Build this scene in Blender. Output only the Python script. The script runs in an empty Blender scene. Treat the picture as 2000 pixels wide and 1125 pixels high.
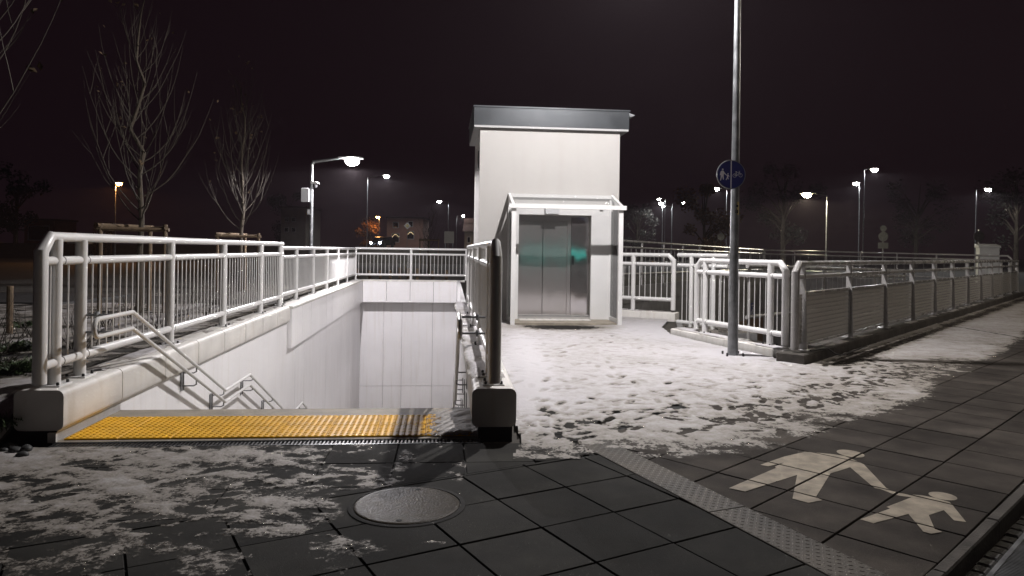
import bpy, bmesh, math, random
from mathutils.geometry import tessellate_polygon
import numpy as np
from mathutils import Vector, Matrix
R = math.radians
random.seed(7); rng = np.random.default_rng(7)
S = bpy.context.scene; COL = S.collection

# ------------------------------------------------------------------ camera, sky, exposure
EYE = 1.52; FPX = 1400.0; ROLL = 0.0145
cd = bpy.data.cameras.new('camera'); cam = bpy.data.objects.new('camera', cd); COL.objects.link(cam)
cd.sensor_width = 36; cd.lens = 36 * FPX / 2000; cd.shift_y = -73.5 / 2000
cd.clip_start = 0.05; cd.clip_end = 2000
cam.location = (0, 0, EYE)
cam.rotation_euler = (Matrix.Rotation(R(90), 4, 'X') @ Matrix.Rotation(ROLL, 4, 'Z')).to_euler()
S.camera = cam
W = bpy.data.worlds.new('World'); S.world = W; W.use_nodes = True
wn = W.node_tree.nodes; wl = W.node_tree.links
bg = wn['Background']; bg.inputs['Color'].default_value = (0.0085, 0.0038, 0.0058, 1); bg.inputs['Strength'].default_value = 0.68
S.view_settings.view_transform = 'Standard'; S.view_settings.look = 'None'
S.view_settings.exposure = 0; S.view_settings.gamma = 1
S.cycles.use_denoising = True; S.cycles.max_bounces = 6; S.cycles.diffuse_bounces = 3
S.cycles.glossy_bounces = 4; S.cycles.volume_bounces = 0; S.cycles.transparent_max_bounces = 12
S.cycles.sample_clamp_indirect = 4; S.cycles.caustics_reflective = False; S.cycles.caustics_refractive = False
S.cycles.use_adaptive_sampling = True; S.cycles.adaptive_threshold = 0.02
MAIN_W = 2850; LAMP_W = 1600; SIDE_W = 230

# ------------------------------------------------------------------ projection helpers: photo pixel -> place
def uv(x, y):
    dx = x - 1000; dy = y - 489
    return dx * math.cos(ROLL) + dy * math.sin(ROLL), -dx * math.sin(ROLL) + dy * math.cos(ROLL)
def gz(x, y, z=0):
    a, b = uv(x, y); Y = FPX * (EYE - z) / b; return Vector((a / FPX * Y, Y, z))
def gy(x, y, Y):
    a, b = uv(x, y); return Vector((a / FPX * Y, Y, EYE - b / FPX * Y))

# ------------------------------------------------------------------ materials
MT = {}
def mat(name, col, rough=0.6, metal=0.0, var=0.0, vscale=6.0, bump=0.0, bscale=60.0, rnd=0.0, dark=None, spec=0.5, **kw):
    m = bpy.data.materials.new(name); m.use_nodes = True; MT[name] = m
    n = m.node_tree.nodes; l = m.node_tree.links; b = n['Principled BSDF']
    b.inputs['Roughness'].default_value = rough; b.inputs['Metallic'].default_value = metal
    b.inputs['Specular IOR Level'].default_value = spec
    tc = n.new('ShaderNodeTexCoord')
    base = n.new('ShaderNodeRGB'); base.outputs[0].default_value = (*col, 1); out = base.outputs[0]
    if var:
        no = n.new('ShaderNodeTexNoise'); no.inputs['Scale'].default_value = vscale; no.inputs['Detail'].default_value = 6
        l.new(tc.outputs['Object'], no.inputs['Vector'])
        rp = n.new('ShaderNodeValToRGB'); rp.color_ramp.elements[0].position = .35; rp.color_ramp.elements[1].position = .68
        l.new(no.outputs['Fac'], rp.inputs['Fac'])
        mx = n.new('ShaderNodeMix'); mx.data_type = 'RGBA'
        d = dark or tuple(c * (1 - var) for c in col)
        mx.inputs['A'].default_value = (*d, 1); l.new(out, mx.inputs['B']); l.new(rp.outputs['Color'], mx.inputs['Factor']); out = mx.outputs['Result']
        ma = n.new('ShaderNodeMapRange'); ma.inputs['To Min'].default_value = max(0.02, rough - .12); ma.inputs['To Max'].default_value = min(1, rough + .1)
        l.new(no.outputs['Fac'], ma.inputs['Value']); l.new(ma.outputs['Result'], b.inputs['Roughness'])
    if rnd:
        oi = n.new('ShaderNodeObjectInfo'); mr = n.new('ShaderNodeMapRange'); mr.inputs['To Min'].default_value = 1 - rnd; mr.inputs['To Max'].default_value = 1 + rnd
        l.new(oi.outputs['Random'], mr.inputs['Value'])
        vm = n.new('ShaderNodeVectorMath'); vm.operation = 'SCALE'; l.new(out, vm.inputs[0]); l.new(mr.outputs['Result'], vm.inputs['Scale']); out = vm.outputs[0]
    l.new(out, b.inputs['Base Color'])
    if bump:
        nb = n.new('ShaderNodeTexNoise'); nb.inputs['Scale'].default_value = bscale; nb.inputs['Detail'].default_value = 4
        l.new(tc.outputs['Object'], nb.inputs['Vector'])
        bp = n.new('ShaderNodeBump'); bp.inputs['Strength'].default_value = bump; bp.inputs['Distance'].default_value = .01
        l.new(nb.outputs['Fac'], bp.inputs['Height']); l.new(bp.outputs['Normal'], b.inputs['Normal'])
    for k, v in kw.items(): b.inputs[k].default_value = v
    return m
def emit(name, col, s):
    m = bpy.data.materials.new(name); m.use_nodes = True; MT[name] = m
    b = m.node_tree.nodes['Principled BSDF']; b.inputs['Base Color'].default_value = (.8, .8, .8, 1)
    b.inputs['Emission Color'].default_value = (*col, 1); b.inputs['Emission Strength'].default_value = s
    m.cycles.emission_sampling = 'NONE'; return m
mat('paint', (.68, .675, .665), .34, 0, .08, 2.0)
mat('graypaint', (.31, .30, .29), .28, 0, .14, 2.5)
mat('galv', (.30, .31, .32), .38, .75, .35, 9, .05, 80)
mat('cap', (.72, .70, .665), .55, 0, .18, 2.2, .12, 45, .05)
mat('panel', (.84, .83, .84), .42, 0, .07, 1.1, .05, 30, .03)
def streaks(name, col, amount, sc=(7, 7, .35)):
    m = MT[name]; n = m.node_tree.nodes; l = m.node_tree.links; b = n['Principled BSDF']
    t = n.new('ShaderNodeTexCoord'); p = n.new('ShaderNodeMapping'); p.inputs['Scale'].default_value = sc; l.new(t.outputs['Object'], p.inputs['Vector'])
    q = n.new('ShaderNodeTexNoise'); q.inputs['Scale'].default_value = 1.6; q.inputs['Detail'].default_value = 7; l.new(p.outputs['Vector'], q.inputs['Vector'])
    r = n.new('ShaderNodeMapRange'); r.inputs['From Min'].default_value = .52; r.inputs['From Max'].default_value = .78; r.inputs['To Max'].default_value = amount; l.new(q.outputs['Fac'], r.inputs['Value'])
    x = n.new('ShaderNodeMix'); x.data_type = 'RGBA'; l.new(r.outputs['Result'], x.inputs['Factor']); l.new(b.inputs['Base Color'].links[0].from_socket, x.inputs['A']); x.inputs['B'].default_value = (*col, 1); l.new(x.outputs['Result'], b.inputs['Base Color'])
streaks('panel', (.58, .54, .49), .42); streaks('cap', (.42, .36, .28), .5, (5, 5, 1.2))
mat('darkconcrete', (.035, .034, .033), .85, 0, .4, 4, .3, 30, spec=.1)
mat('concrete', (.30, .265, .21), .7, 0, .35, 5, .3, 40, .06)
mat('kerbstone', (.085, .078, .07), .85, 0, .45, 5, .35, 50, .08, spec=.12)
mat('greywall', (.20, .195, .19), .7, 0, .3, 3, .2, 30, .06)
mat('tanwall', (.26, .17, .10), .7, 0, .3, 3, .2, 30, .08)
mat('render_white', (.385, .372, .356), .8, 0, .05, 1.0, .10, 150)
streaks('render_white', (.31, .285, .26), .30, (3, 3, .25))
mat('fascia', (.030, .034, .038), .42, .3, .25, 3, .03, 8, spec=.3)
mat('soffit', (.30, .30, .30), .5)
mat('blackgap', (.012, .012, .012), .9)
mat('bolt', (.05, .05, .05), .5, .8)
mat('plastic', (.55, .56, .57), .45, 0, .08, 4)
mat('darkplastic', (.03, .03, .032), .4)
mat('wood', (.18, .125, .075), .8, 0, .45, 12, .5, 40, .12)
mat('bark', (.07, .054, .036), .9, 0, .5, 20, .6, 60)
mat('twig', (.042, .033, .022), .8, 0, .3, 20)
mat('leafdry', (.10, .062, .028), .8, 0, .5, 9, rnd=.2)
mat('leafgreen', (.045, .075, .022), .6, 0, .4, 9)
mat('autumn', (.14, .065, .022), .8, 0, .5, 5)
mat('darkleaf', (.025, .028, .018), .8, 0, .5, 5)
mat('asphalt', (.035, .034, .033), .65, 0, .5, 6, .5, 120)
mat('soil', (.055, .048, .038), .95, 0, .5, 3, .5, 25)
mat('yellow', (.80, .43, .012), .55, 0, .22, 5, .08, 90, .06, spec=.25)
mat('ironcover', (.040, .031, .019), .46, .0, .4, 14, .30, 75, spec=.06)
mat('paintmark', (.33, .285, .22), .7, 0, .42, 9, .2, 90, spec=.2)
mat('signblue', (.010, .016, .14), .35, 0, .1, 4)
mat('signwhite', (.62, .62, .64), .4)
mat('sticker', (.45, .36, .16), .5)
mat('pink', (.46, .27, .22), .9, 0, .15, 1)
mat('brick', (.30, .12, .07), .9, 0, .2, 1)
mat('house', (.42, .38, .33), .9, 0, .15, 1)
mat('roof', (.09, .05, .04), .9)
mat('glassdark', (.01, .011, .013), .08)
mat('carpaint', (.02, .022, .028), .25, .4)
mat('tyre', (.015, .015, .015), .8)
mat('vanwhite', (.65, .62, .58), .4); mat('vanred', (.3, .04, .03), .4)
mat('pebble', (.05, .052, .052), .6, 0, .3, 9, rnd=.3)
mat('rubber', (.02, .02, .02), .6)
emit('led', (1.0, .97, .90), 160); emit('ledwarm', (1.0, .86, .52), 90); emit('sodium', (1.0, .42, .10), 60)
emit('head', (.9, .93, 1.0), 260); emit('fairy', (1.0, .75, .4), 1.6); emit('teal', (.0, .62, .52), 1.0)

# slab: wet dark concrete with grains of road salt
def slabmat(name, col):
    m = mat(name, col, .80, 0, .42, 3.0, .22, 140, .26, spec=.06)
    n = m.node_tree.nodes; l = m.node_tree.links; b = n['Principled BSDF']
    tc = n.new('ShaderNodeTexCoord'); vo = n.new('ShaderNodeTexVoronoi'); vo.inputs['Scale'].default_value = 55; vo.inputs['Randomness'].default_value = 1
    geo = n.new('ShaderNodeNewGeometry'); l.new(geo.outputs['Position'], vo.inputs['Vector'])
    no = n.new('ShaderNodeTexNoise'); no.inputs['Scale'].default_value = 1.7; l.new(geo.outputs['Position'], no.inputs['Vector'])
    th = n.new('ShaderNodeMapRange'); th.inputs['From Min'].default_value = .48; th.inputs['From Max'].default_value = .75
    th.inputs['To Min'].default_value = .015; th.inputs['To Max'].default_value = .11; l.new(no.outputs['Fac'], th.inputs['Value'])
    lt = n.new('ShaderNodeMath'); lt.operation = 'LESS_THAN'; l.new(vo.outputs['Distance'], lt.inputs[0]); l.new(th.outputs['Result'], lt.inputs[1])
    dn = n.new('ShaderNodeTexNoise'); dn.inputs['Scale'].default_value = .9; dn.inputs['Detail'].default_value = 7; dn.inputs['Roughness'].default_value = .62; l.new(geo.outputs['Position'], dn.inputs['Vector'])
    dr_ = n.new('ShaderNodeMapRange'); dr_.inputs['From Min'].default_value = .40; dr_.inputs['From Max'].default_value = .64; dr_.inputs['To Min'].default_value = .62; dr_.inputs['To Max'].default_value = 1.30; l.new(dn.outputs['Fac'], dr_.inputs['Value'])
    dm = n.new('ShaderNodeVectorMath'); dm.operation = 'SCALE'; l.new(b.inputs['Base Color'].links[0].from_socket, dm.inputs[0]); l.new(dr_.outputs['Result'], dm.inputs['Scale']); l.new(dm.outputs[0], b.inputs['Base Color'])
    src = b.inputs['Base Color'].links[0].from_socket
    mx = n.new('ShaderNodeMix'); mx.data_type = 'RGBA'; l.new(lt.outputs[0], mx.inputs['Factor']); l.new(src, mx.inputs['A']); mx.inputs['B'].default_value = (.28, .26, .23, 1)
    l.new(mx.outputs['Result'], b.inputs['Base Color'])
    return m
slabmat('slab', (.058, .050, .043)); slabmat('slabcool', (.030, .029, .026))

# snow: white where deep, grey-brown slush where thin and trodden
def snowmat():
    m = bpy.data.materials.new('snow'); m.use_nodes = True; MT['snow'] = m
    n = m.node_tree.nodes; l = m.node_tree.links; b = n['Principled BSDF']
    at = n.new('ShaderNodeAttribute'); at.attribute_name = 'thick'; geo = n.new('ShaderNodeNewGeometry')
    def noise(sc, de):
        q = n.new('ShaderNodeTexNoise'); q.inputs['Scale'].default_value = sc; q.inputs['Detail'].default_value = de; q.inputs['Roughness'].default_value = .65; l.new(geo.outputs['Position'], q.inputs['Vector']); return q.outputs['Fac']
    def madd(a, k, c):
        q = n.new('ShaderNodeMath'); q.operation = 'MULTIPLY_ADD'; l.new(a, q.inputs[0]); q.inputs[1].default_value = k
        if isinstance(c, float): q.inputs[2].default_value = c
        else: l.new(c, q.inputs[2])
        return q.outputs[0]
    n1 = noise(9, 9); n2 = noise(42, 7)
    f = madd(n2, .75, madd(n1, .95, at.outputs['Fac']))                 # thickness plus grain, about thick + .85
    rp = n.new('ShaderNodeValToRGB'); e = rp.color_ramp.elements; l.new(madd(f, .5, 0.0), rp.inputs['Fac'])
    e[0].position = .36; e[0].color = (.13, .115, .095, 1); e[1].position = .88; e[1].color = (.47, .455, .47, 1)
    k = e.new(.50); k.color = (.235, .215, .19, 1); k = e.new(.68); k.color = (.36, .342, .335, 1)
    l.new(rp.outputs['Color'], b.inputs['Base Color'])
    al = n.new('ShaderNodeMapRange'); al.inputs['From Min'].default_value = .72; al.inputs['From Max'].default_value = .90; l.new(f, al.inputs['Value']); l.new(al.outputs['Result'], b.inputs['Alpha'])
    b.inputs['Roughness'].default_value = .6; b.inputs['Specular IOR Level'].default_value = .3
    bp = n.new('ShaderNodeBump'); bp.inputs['Strength'].default_value = .7; bp.inputs['Distance'].default_value = .008
    l.new(noise(70, 6), bp.inputs['Height']); l.new(bp.outputs['Normal'], b.inputs['Normal'])
snowmat()
# brushed stainless steel, slightly buckled
m = mat('steel', (.74, .70, .69), .2, 1.0)
n = m.node_tree.nodes; l = m.node_tree.links; b = n['Principled BSDF']
b.inputs['Roughness'].default_value = .27; b.inputs['Anisotropic'].default_value = .6
tc = n.new('ShaderNodeTexCoord'); mp = n.new('ShaderNodeMapping'); mp.inputs['Scale'].default_value = (2.2, 1, .8); l.new(tc.outputs['Object'], mp.inputs['Vector'])
no = n.new('ShaderNodeTexNoise'); no.inputs['Scale'].default_value = 1.6; no.inputs['Detail'].default_value = 1; l.new(mp.outputs['Vector'], no.inputs['Vector'])
bp = n.new('ShaderNodeBump'); bp.inputs['Strength'].default_value = .25; bp.inputs['Distance'].default_value = .02; l.new(no.outputs['Fac'], bp.inputs['Height']); l.new(bp.outputs['Normal'], b.inputs['Normal'])
def two_lobe(m, r1, r2, k):
    n = m.node_tree.nodes; l = m.node_tree.links; b = n['Principled BSDF']; b.inputs['Roughness'].default_value = r1
    g = n.new('ShaderNodeBsdfAnisotropic'); g.inputs['Roughness'].default_value = r2; g.inputs['Color'].default_value = (.62,.60,.60,1); g.name = 'sharp'
    if b.inputs['Normal'].links: l.new(b.inputs['Normal'].links[0].from_socket, g.inputs['Normal'])
    mx = n.new('ShaderNodeMixShader'); mx.name = 'lobes'; mx.inputs[0].default_value = k; l.new(b.outputs[0], mx.inputs[1]); l.new(g.outputs[0], mx.inputs[2]); l.new(mx.outputs[0], n['Material Output'].inputs['Surface'])
two_lobe(m, .48, .11, .5)
m2 = m.copy(); m2.name = 'steel_polished'; m2.node_tree.nodes['lobes'].inputs[0].default_value = .75; MT['steel2'] = m2; m2.node_tree.nodes['sharp'].inputs['Roughness'].default_value = .06
# clear glass
m = bpy.data.materials.new('glass'); m.use_nodes = True; MT['glass'] = m
n = m.node_tree.nodes; l = m.node_tree.links
n.remove(n['Principled BSDF']); tr = n.new('ShaderNodeBsdfTransparent'); tr.inputs[0].default_value = (.90, .94, .93, 1)
gl = n.new('ShaderNodeBsdfGlossy'); gl.inputs['Roughness'].default_value = .03; fr = n.new('ShaderNodeFresnel'); fr.inputs[0].default_value = 1.5
mx = n.new('ShaderNodeMixShader'); l.new(fr.outputs[0], mx.inputs[0]); l.new(tr.outputs[0], mx.inputs[1]); l.new(gl.outputs[0], mx.inputs[2]); l.new(mx.outputs[0], n['Material Output'].inputs[0])
# frosty canopy glass
m = bpy.data.materials.new('frostglass'); m.use_nodes = True; MT['frost'] = m
n = m.node_tree.nodes; l = m.node_tree.links; b = n['Principled BSDF']; b.inputs['Base Color'].default_value = (.55, .57, .56, 1); b.inputs['Roughness'].default_value = .25
tr = n.new('ShaderNodeBsdfTransparent'); mx = n.new('ShaderNodeMixShader'); mx.inputs[0].default_value = .14
l.new(tr.outputs[0], mx.inputs[1]); l.new(b.outputs[0], mx.inputs[2]); l.new(mx.outputs[0], n['Material Output'].inputs[0])
# perforated sheet: round holes in a grid, real see-through
m = mat('perforated', (.40, .38, .35), .4, .1); n = m.node_tree.nodes; l = m.node_tree.links; b = n['Principled BSDF']
tc = n.new('ShaderNodeTexCoord'); sx = n.new('ShaderNodeSeparateXYZ'); l.new(tc.outputs['Object'], sx.inputs[0])
def frac2(sock, k):
    a = n.new('ShaderNodeMath'); a.operation = 'MULTIPLY'; a.inputs[1].default_value = k; l.new(sock, a.inputs[0])
    f = n.new('ShaderNodeMath'); f.operation = 'FRACT'; l.new(a.outputs[0], f.inputs[0])
    s = n.new('ShaderNodeMath'); s.operation = 'SUBTRACT'; s.inputs[1].default_value = .5; l.new(f.outputs[0], s.inputs[0])
    p = n.new('ShaderNodeMath'); p.operation = 'MULTIPLY'; l.new(s.outputs[0], p.inputs[0]); l.new(s.outputs[0], p.inputs[1]); return p.outputs[0]
ad = n.new('ShaderNodeMath'); l.new(frac2(sx.outputs['X'], 26), ad.inputs[0]); l.new(frac2(sx.outputs['Z'], 15), ad.inputs[1])
lt = n.new('ShaderNodeMath'); lt.operation = 'LESS_THAN'; lt.inputs[1].default_value = .10; l.new(ad.outputs[0], lt.inputs[0])
tr = n.new('ShaderNodeBsdfTransparent'); mx = n.new('ShaderNodeMixShader'); l.new(lt.outputs[0], mx.inputs[0]); l.new(b.outputs[0], mx.inputs[1]); l.new(tr.outputs[0], mx.inputs[2])
l.new(mx.outputs[0], n['Material Output'].inputs[0])
# chequer plate: diamond tread as bump
m = mat('chequer', (.095, .083, .068), .65, .0, .6, 2.0, spec=.16); mat('tread', (.17, .15, .125), .38, .35, .4, 2.0, spec=.35); n = m.node_tree.nodes; l = m.node_tree.links; b = n['Principled BSDF']

# ------------------------------------------------------------------ mesh builder
class MB:
    def __init__(s): s.v = []; s.f = []
    def add(s, vs, fs):
        o = len(s.v); s.v += [tuple(p) for p in vs]; s.f += [tuple(i + o for i in f) for f in fs]; return s
    def box(s, x0, x1, y0, y1, z0, z1):
        return s.add([(x0,y0,z0),(x1,y0,z0),(x1,y1,z0),(x0,y1,z0),(x0,y0,z1),(x1,y0,z1),(x1,y1,z1),(x0,y1,z1)],
                     [(3,2,1,0),(4,5,6,7),(0,1,5,4),(1,2,6,5),(2,3,7,6),(3,0,4,7)])
    def bbox(s, x0, x1, y0, y1, z0, z1, c=.006):   # box with chamfered top edges
        P = [(x0,y0),(x1,y0),(x1,y1),(x0,y1)]; Q = [(x0+c,y0+c),(x1-c,y0+c),(x1-c,y1-c),(x0+c,y1-c)]
        return s.add([(a,b_,z0) for a,b_ in P]+[(a,b_,z1-c) for a,b_ in P]+[(a,b_,z1) for a,b_ in Q],
                     [(3,2,1,0)]+[(i,(i+1)%4,4+(i+1)%4,4+i) for i in range(4)]+[(4+i,4+(i+1)%4,8+(i+1)%4,8+i) for i in range(4)]+[(8,9,10,11)])
    def prism(s, poly, z0, z1, c=0):
        n_ = len(poly)
        if sum(poly[i][0]*poly[(i+1)%n_][1]-poly[(i+1)%n_][0]*poly[i][1] for i in range(n_)) < 0: poly = poly[::-1]
        if c:
            cx = sum(p[0] for p in poly)/n_; cy = sum(p[1] for p in poly)/n_
            k = 1 - c / max(.02, sum(math.hypot(p[0]-cx,p[1]-cy) for p in poly)/n_)
            q = [(cx+(p[0]-cx)*k, cy+(p[1]-cy)*k) for p in poly]
            return s.add([(x,y,z0) for x,y in poly]+[(x,y,z1-c) for x,y in poly]+[(x,y,z1) for x,y in q],
                [(i,(i+1)%n_,n_+(i+1)%n_,n_+i) for i in range(n_)]+[(n_+i,n_+(i+1)%n_,2*n_+(i+1)%n_,2*n_+i) for i in range(n_)]+[tuple(range(2*n_,3*n_))])
        return s.add([(x,y,z0) for x,y in poly]+[(x,y,z1) for x,y in poly], [(i,(i+1)%n_,n_+(i+1)%n_,n_+i) for i in range(n_)]+[tuple(range(n_,2*n_)), tuple(range(n_-1,-1,-1))])
    def extr(s, prof, a0, a1, axis='y'):            # profile (p,z) swept along an axis
        n_ = len(prof); f = (lambda p,a: (p[0],a,p[1])) if axis=='y' else (lambda p,a: (a,p[0],p[1]))
        return s.add([f(p,a0) for p in prof]+[f(p,a1) for p in prof], [(i,(i+1)%n_,n_+(i+1)%n_,n_+i) for i in range(n_)]+[tuple(range(n_-1,-1,-1)),tuple(range(n_,2*n_))])
    def tube(s, pts, r, n_=10, cap=True):
        pts = [Vector(p) for p in pts]; rs = r if isinstance(r, (list, tuple)) else [r]*len(pts)
        o = len(s.v); up = None
        for i, p in enumerate(pts):
            t0 = (p - pts[i-1]).normalized() if i else (pts[1]-p).normalized()
            t1 = (pts[i+1]-p).normalized() if i < len(pts)-1 else t0
            t = (t0+t1).normalized(); k = 1/max(.4, t.dot(t1))
            if up is None: up = Vector((0,0,1)) if abs(t.z) < .9 else Vector((1,0,0))
            a = t.cross(up).normalized(); b_ = a.cross(t).normalized(); up = b_ if abs(b_.dot(t)) < .99 else up
            bend = (t1 - t0); bd = bend.normalized() if bend.length > 1e-4 else None
            for j in range(n_):
                th = 2*math.pi*j/n_; d = (a*math.cos(th)+b_*math.sin(th))*rs[i]
                if bd: d += bd*(d.dot(bd))*(k-1)
                s.v.append(tuple(p+d))
        for i in range(len(pts)-1):
            for j in range(n_):
                q = o+i*n_; s.f.append((q+j, q+(j+1)%n_, q+n_+(j+1)%n_, q+n_+j))
        if cap: s.f.append(tuple(o+j for j in range(n_-1,-1,-1))); q = o+(len(pts)-1)*n_; s.f.append(tuple(q+j for j in range(n_)))
        return s
    def lathe(s, prof, c=(0,0,0), n_=16):           # (r,z) profile round z
        o = len(s.v)
        for r_, z in prof:
            for j in range(n_): th = 2*math.pi*j/n_; s.v.append((c[0]+r_*math.cos(th), c[1]+r_*math.sin(th), c[2]+z))
        for i in range(len(prof)-1):
            for j in range(n_): q=o+i*n_; s.f.append((q+j,q+(j+1)%n_,q+n_+(j+1)%n_,q+n_+j))
        s.f.append(tuple(o+j for j in range(n_-1,-1,-1))); q=o+(len(prof)-1)*n_; s.f.append(tuple(q+j for j in range(n_)))
        return s
    def quad(s, a, b_, c, d): return s.add([a,b_,c,d], [(0,1,2,3)])
    def mesh(s, name, material, smooth=True, ang=35):
        me = bpy.data.meshes.new(name); me.from_pydata(s.v, [], s.f); me.materials.append(MT[material] if isinstance(material,str) else material)
        if smooth:
            me.polygons.foreach_set('use_smooth', [True]*len(me.polygons)); me.update(); me.set_sharp_from_angle(angle=R(ang))
        me.update(); return me
    def build(s, name, material, parent=None, loc=(0,0,0), smooth=True):
        return put(name, s.mesh(name, material, smooth), parent, loc)
def put(name, me, parent=None, loc=(0,0,0), rz=0):
    o = bpy.data.objects.new(name, me); COL.objects.link(o); o.location = loc; o.rotation_euler = (0,0,rz)
    if parent: o.parent = parent
    return o
def tag(o, label=None, cat=None, group=None, kind=None):
    if label: o['label'] = label
    if cat: o['category'] = cat
    if group: o['group'] = group
    if kind: o['kind'] = kind
    return o
def thing(name, label, cat, loc=(0,0,0), rz=0, group=None):
    o = bpy.data.objects.new(name, None); COL.objects.link(o); o.location = loc; o.rotation_euler = (0,0,rz); o.empty_display_size = .1
    return tag(o, label, cat, group)
def copy_tree(o, parent=None):
    c = o.copy(); COL.objects.link(c)
    if parent: c.parent = parent
    for ch in o.children: copy_tree(ch, c)
    return c
def clip(poly, a, b_):                               # keep the part left of line a->b
    out = []; n_ = len(poly)
    sd = lambda p: (b_[0]-a[0])*(p[1]-a[1])-(b_[1]-a[1])*(p[0]-a[0])
    for i in range(n_):
        p, q = poly[i], poly[(i+1)%n_]; sp, sq = sd(p), sd(q)
        if sp >= 0: out.append(p)
        if (sp >= 0) != (sq >= 0): k = sp/(sp-sq); out.append((p[0]+(q[0]-p[0])*k, p[1]+(q[1]-p[1])*k))
    return out
def area(p): return abs(sum(p[i][0]*p[(i+1)%len(p)][1]-p[(i+1)%len(p)][0]*p[i][1] for i in range(len(p))))/2
def inside(x, y, poly):                              # numpy point-in-polygon
    r_ = np.zeros(np.shape(x), bool); n_ = len(poly)
    for i in range(n_):
        x0,y0 = poly[i]; x1,y1 = poly[(i+1)%n_]
        if y0 == y1: continue
        c = ((y0 > y) != (y1 > y)) & (x < (x1-x0)*(y-y0)/(y1-y0)+x0); r_ ^= c
    return r_
def vnoise(x, y, seed=0):
    xi = np.floor(x).astype(np.int64); yi = np.floor(y).astype(np.int64); fx = x-xi; fy = y-yi
    def h(a, b_):
        k = (a*374761393 + b_*668265263 + seed*1442695041) & 0xffffffff; k = ((k ^ (k>>13))*1274126177) & 0xffffffff; return ((k ^ (k>>16)) & 0xffff)/65535.0
    fx = fx*fx*(3-2*fx); fy = fy*fy*(3-2*fy)
    return (h(xi,yi)*(1-fx)+h(xi+1,yi)*fx)*(1-fy)+(h(xi,yi+1)*(1-fx)+h(xi+1,yi+1)*fx)*fy
def fbm(x, y, o=4, seed=0): 
    t = 0; a = .5; k = 1
    for i in range(o): t = t+a*vnoise(x*k+i*17.3, y*k+i*9.1, seed+i); a *= .5; k *= 2.03
    return t
def smooth(x, a, b_): t = np.clip((x-a)/(b_-a), 0, 1); return t*t*(3-2*t)

# ------------------------------------------------------------------ the plan of the place
ANG = R(5.5); O = Vector((-3.46, 5.47, 0)); U = Vector((math.cos(ANG), math.sin(ANG), 0)); V = Vector((-math.sin(ANG), math.cos(ANG), 0))
def F(s, t, z=0): p = O+U*s+V*t; return Vector((p.x, p.y, z))
def F2(s, t): p = F(s,t); return (p.x, p.y)
WID = 3.22; TB = 20.3; CAPZ = .40
BD = Vector((.658, .753, 0)).normalized(); BN = Vector((-BD.y, BD.x, 0)); BANG = math.atan2(BD.y, BD.x)   # cycle ramp railing
B0 = Vector((4.02, 9.82, 0))
def Bp(k, w=0, z=0): p = B0+BD*k+BN*w; return Vector((p.x, p.y, z))
PIT = [(3.25,13.35), (4.32,10.55), tuple(Bp(25.0,.38))[:2], (13.0,37.0), (3.05,20.9), (2.75,17.3), (3.85,16.2)]
STAIR = [F2(-.28,.02), F2(WID+.28,.02), F2(WID+.28,TB+.65), F2(-.28,TB+.65)]

def sheet(name, outer, holes, z, material):
    bm = bmesh.new()
    for lp in [outer]+holes:
        vs = [bm.verts.new((p[0],p[1],z)) for p in lp]
        for i in range(len(vs)): bm.edges.new((vs[i], vs[(i+1)%len(vs)]))
    bmesh.ops.triangle_fill(bm, use_beauty=True, edges=bm.edges[:])
    for f in bm.faces:
        if f.normal.z < 0: f.normal_flip()
    me = bpy.data.meshes.new(name); bm.to_mesh(me); bm.free(); me.materials.append(MT[material]); return put(name, me)
# terrain: holes only where stairs and ramp go down; the roadway lies lower beyond the kerb line
KN = Vector((.69, -.72, 0)).normalized(); KD = Vector((.72, .69, 0)).normalized()      # road edge: normal towards the road, direction
K0 = Vector((2.06, 3.48, 0))
def Kp(k, w=0, z=0): p = K0+KD*k+KN*w; return Vector((p.x, p.y, z))
OUT = [(-600,-600), tuple(Kp(-500,.06))[:2], tuple(Kp(500,.06))[:2], (600,600), (-600,600)]
g = sheet('ground', OUT, [PIT, STAIR], -.035, 'soil'); tag(g, kind='structure')
rd = MB().prism([tuple(Kp(-500,.066))[:2], tuple(Kp(500,.066))[:2], tuple(Kp(500,300))[:2], tuple(Kp(-500,300))[:2]], -.5, -.13).build('road', 'asphalt', smooth=False); tag(rd, kind='structure')

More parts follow.
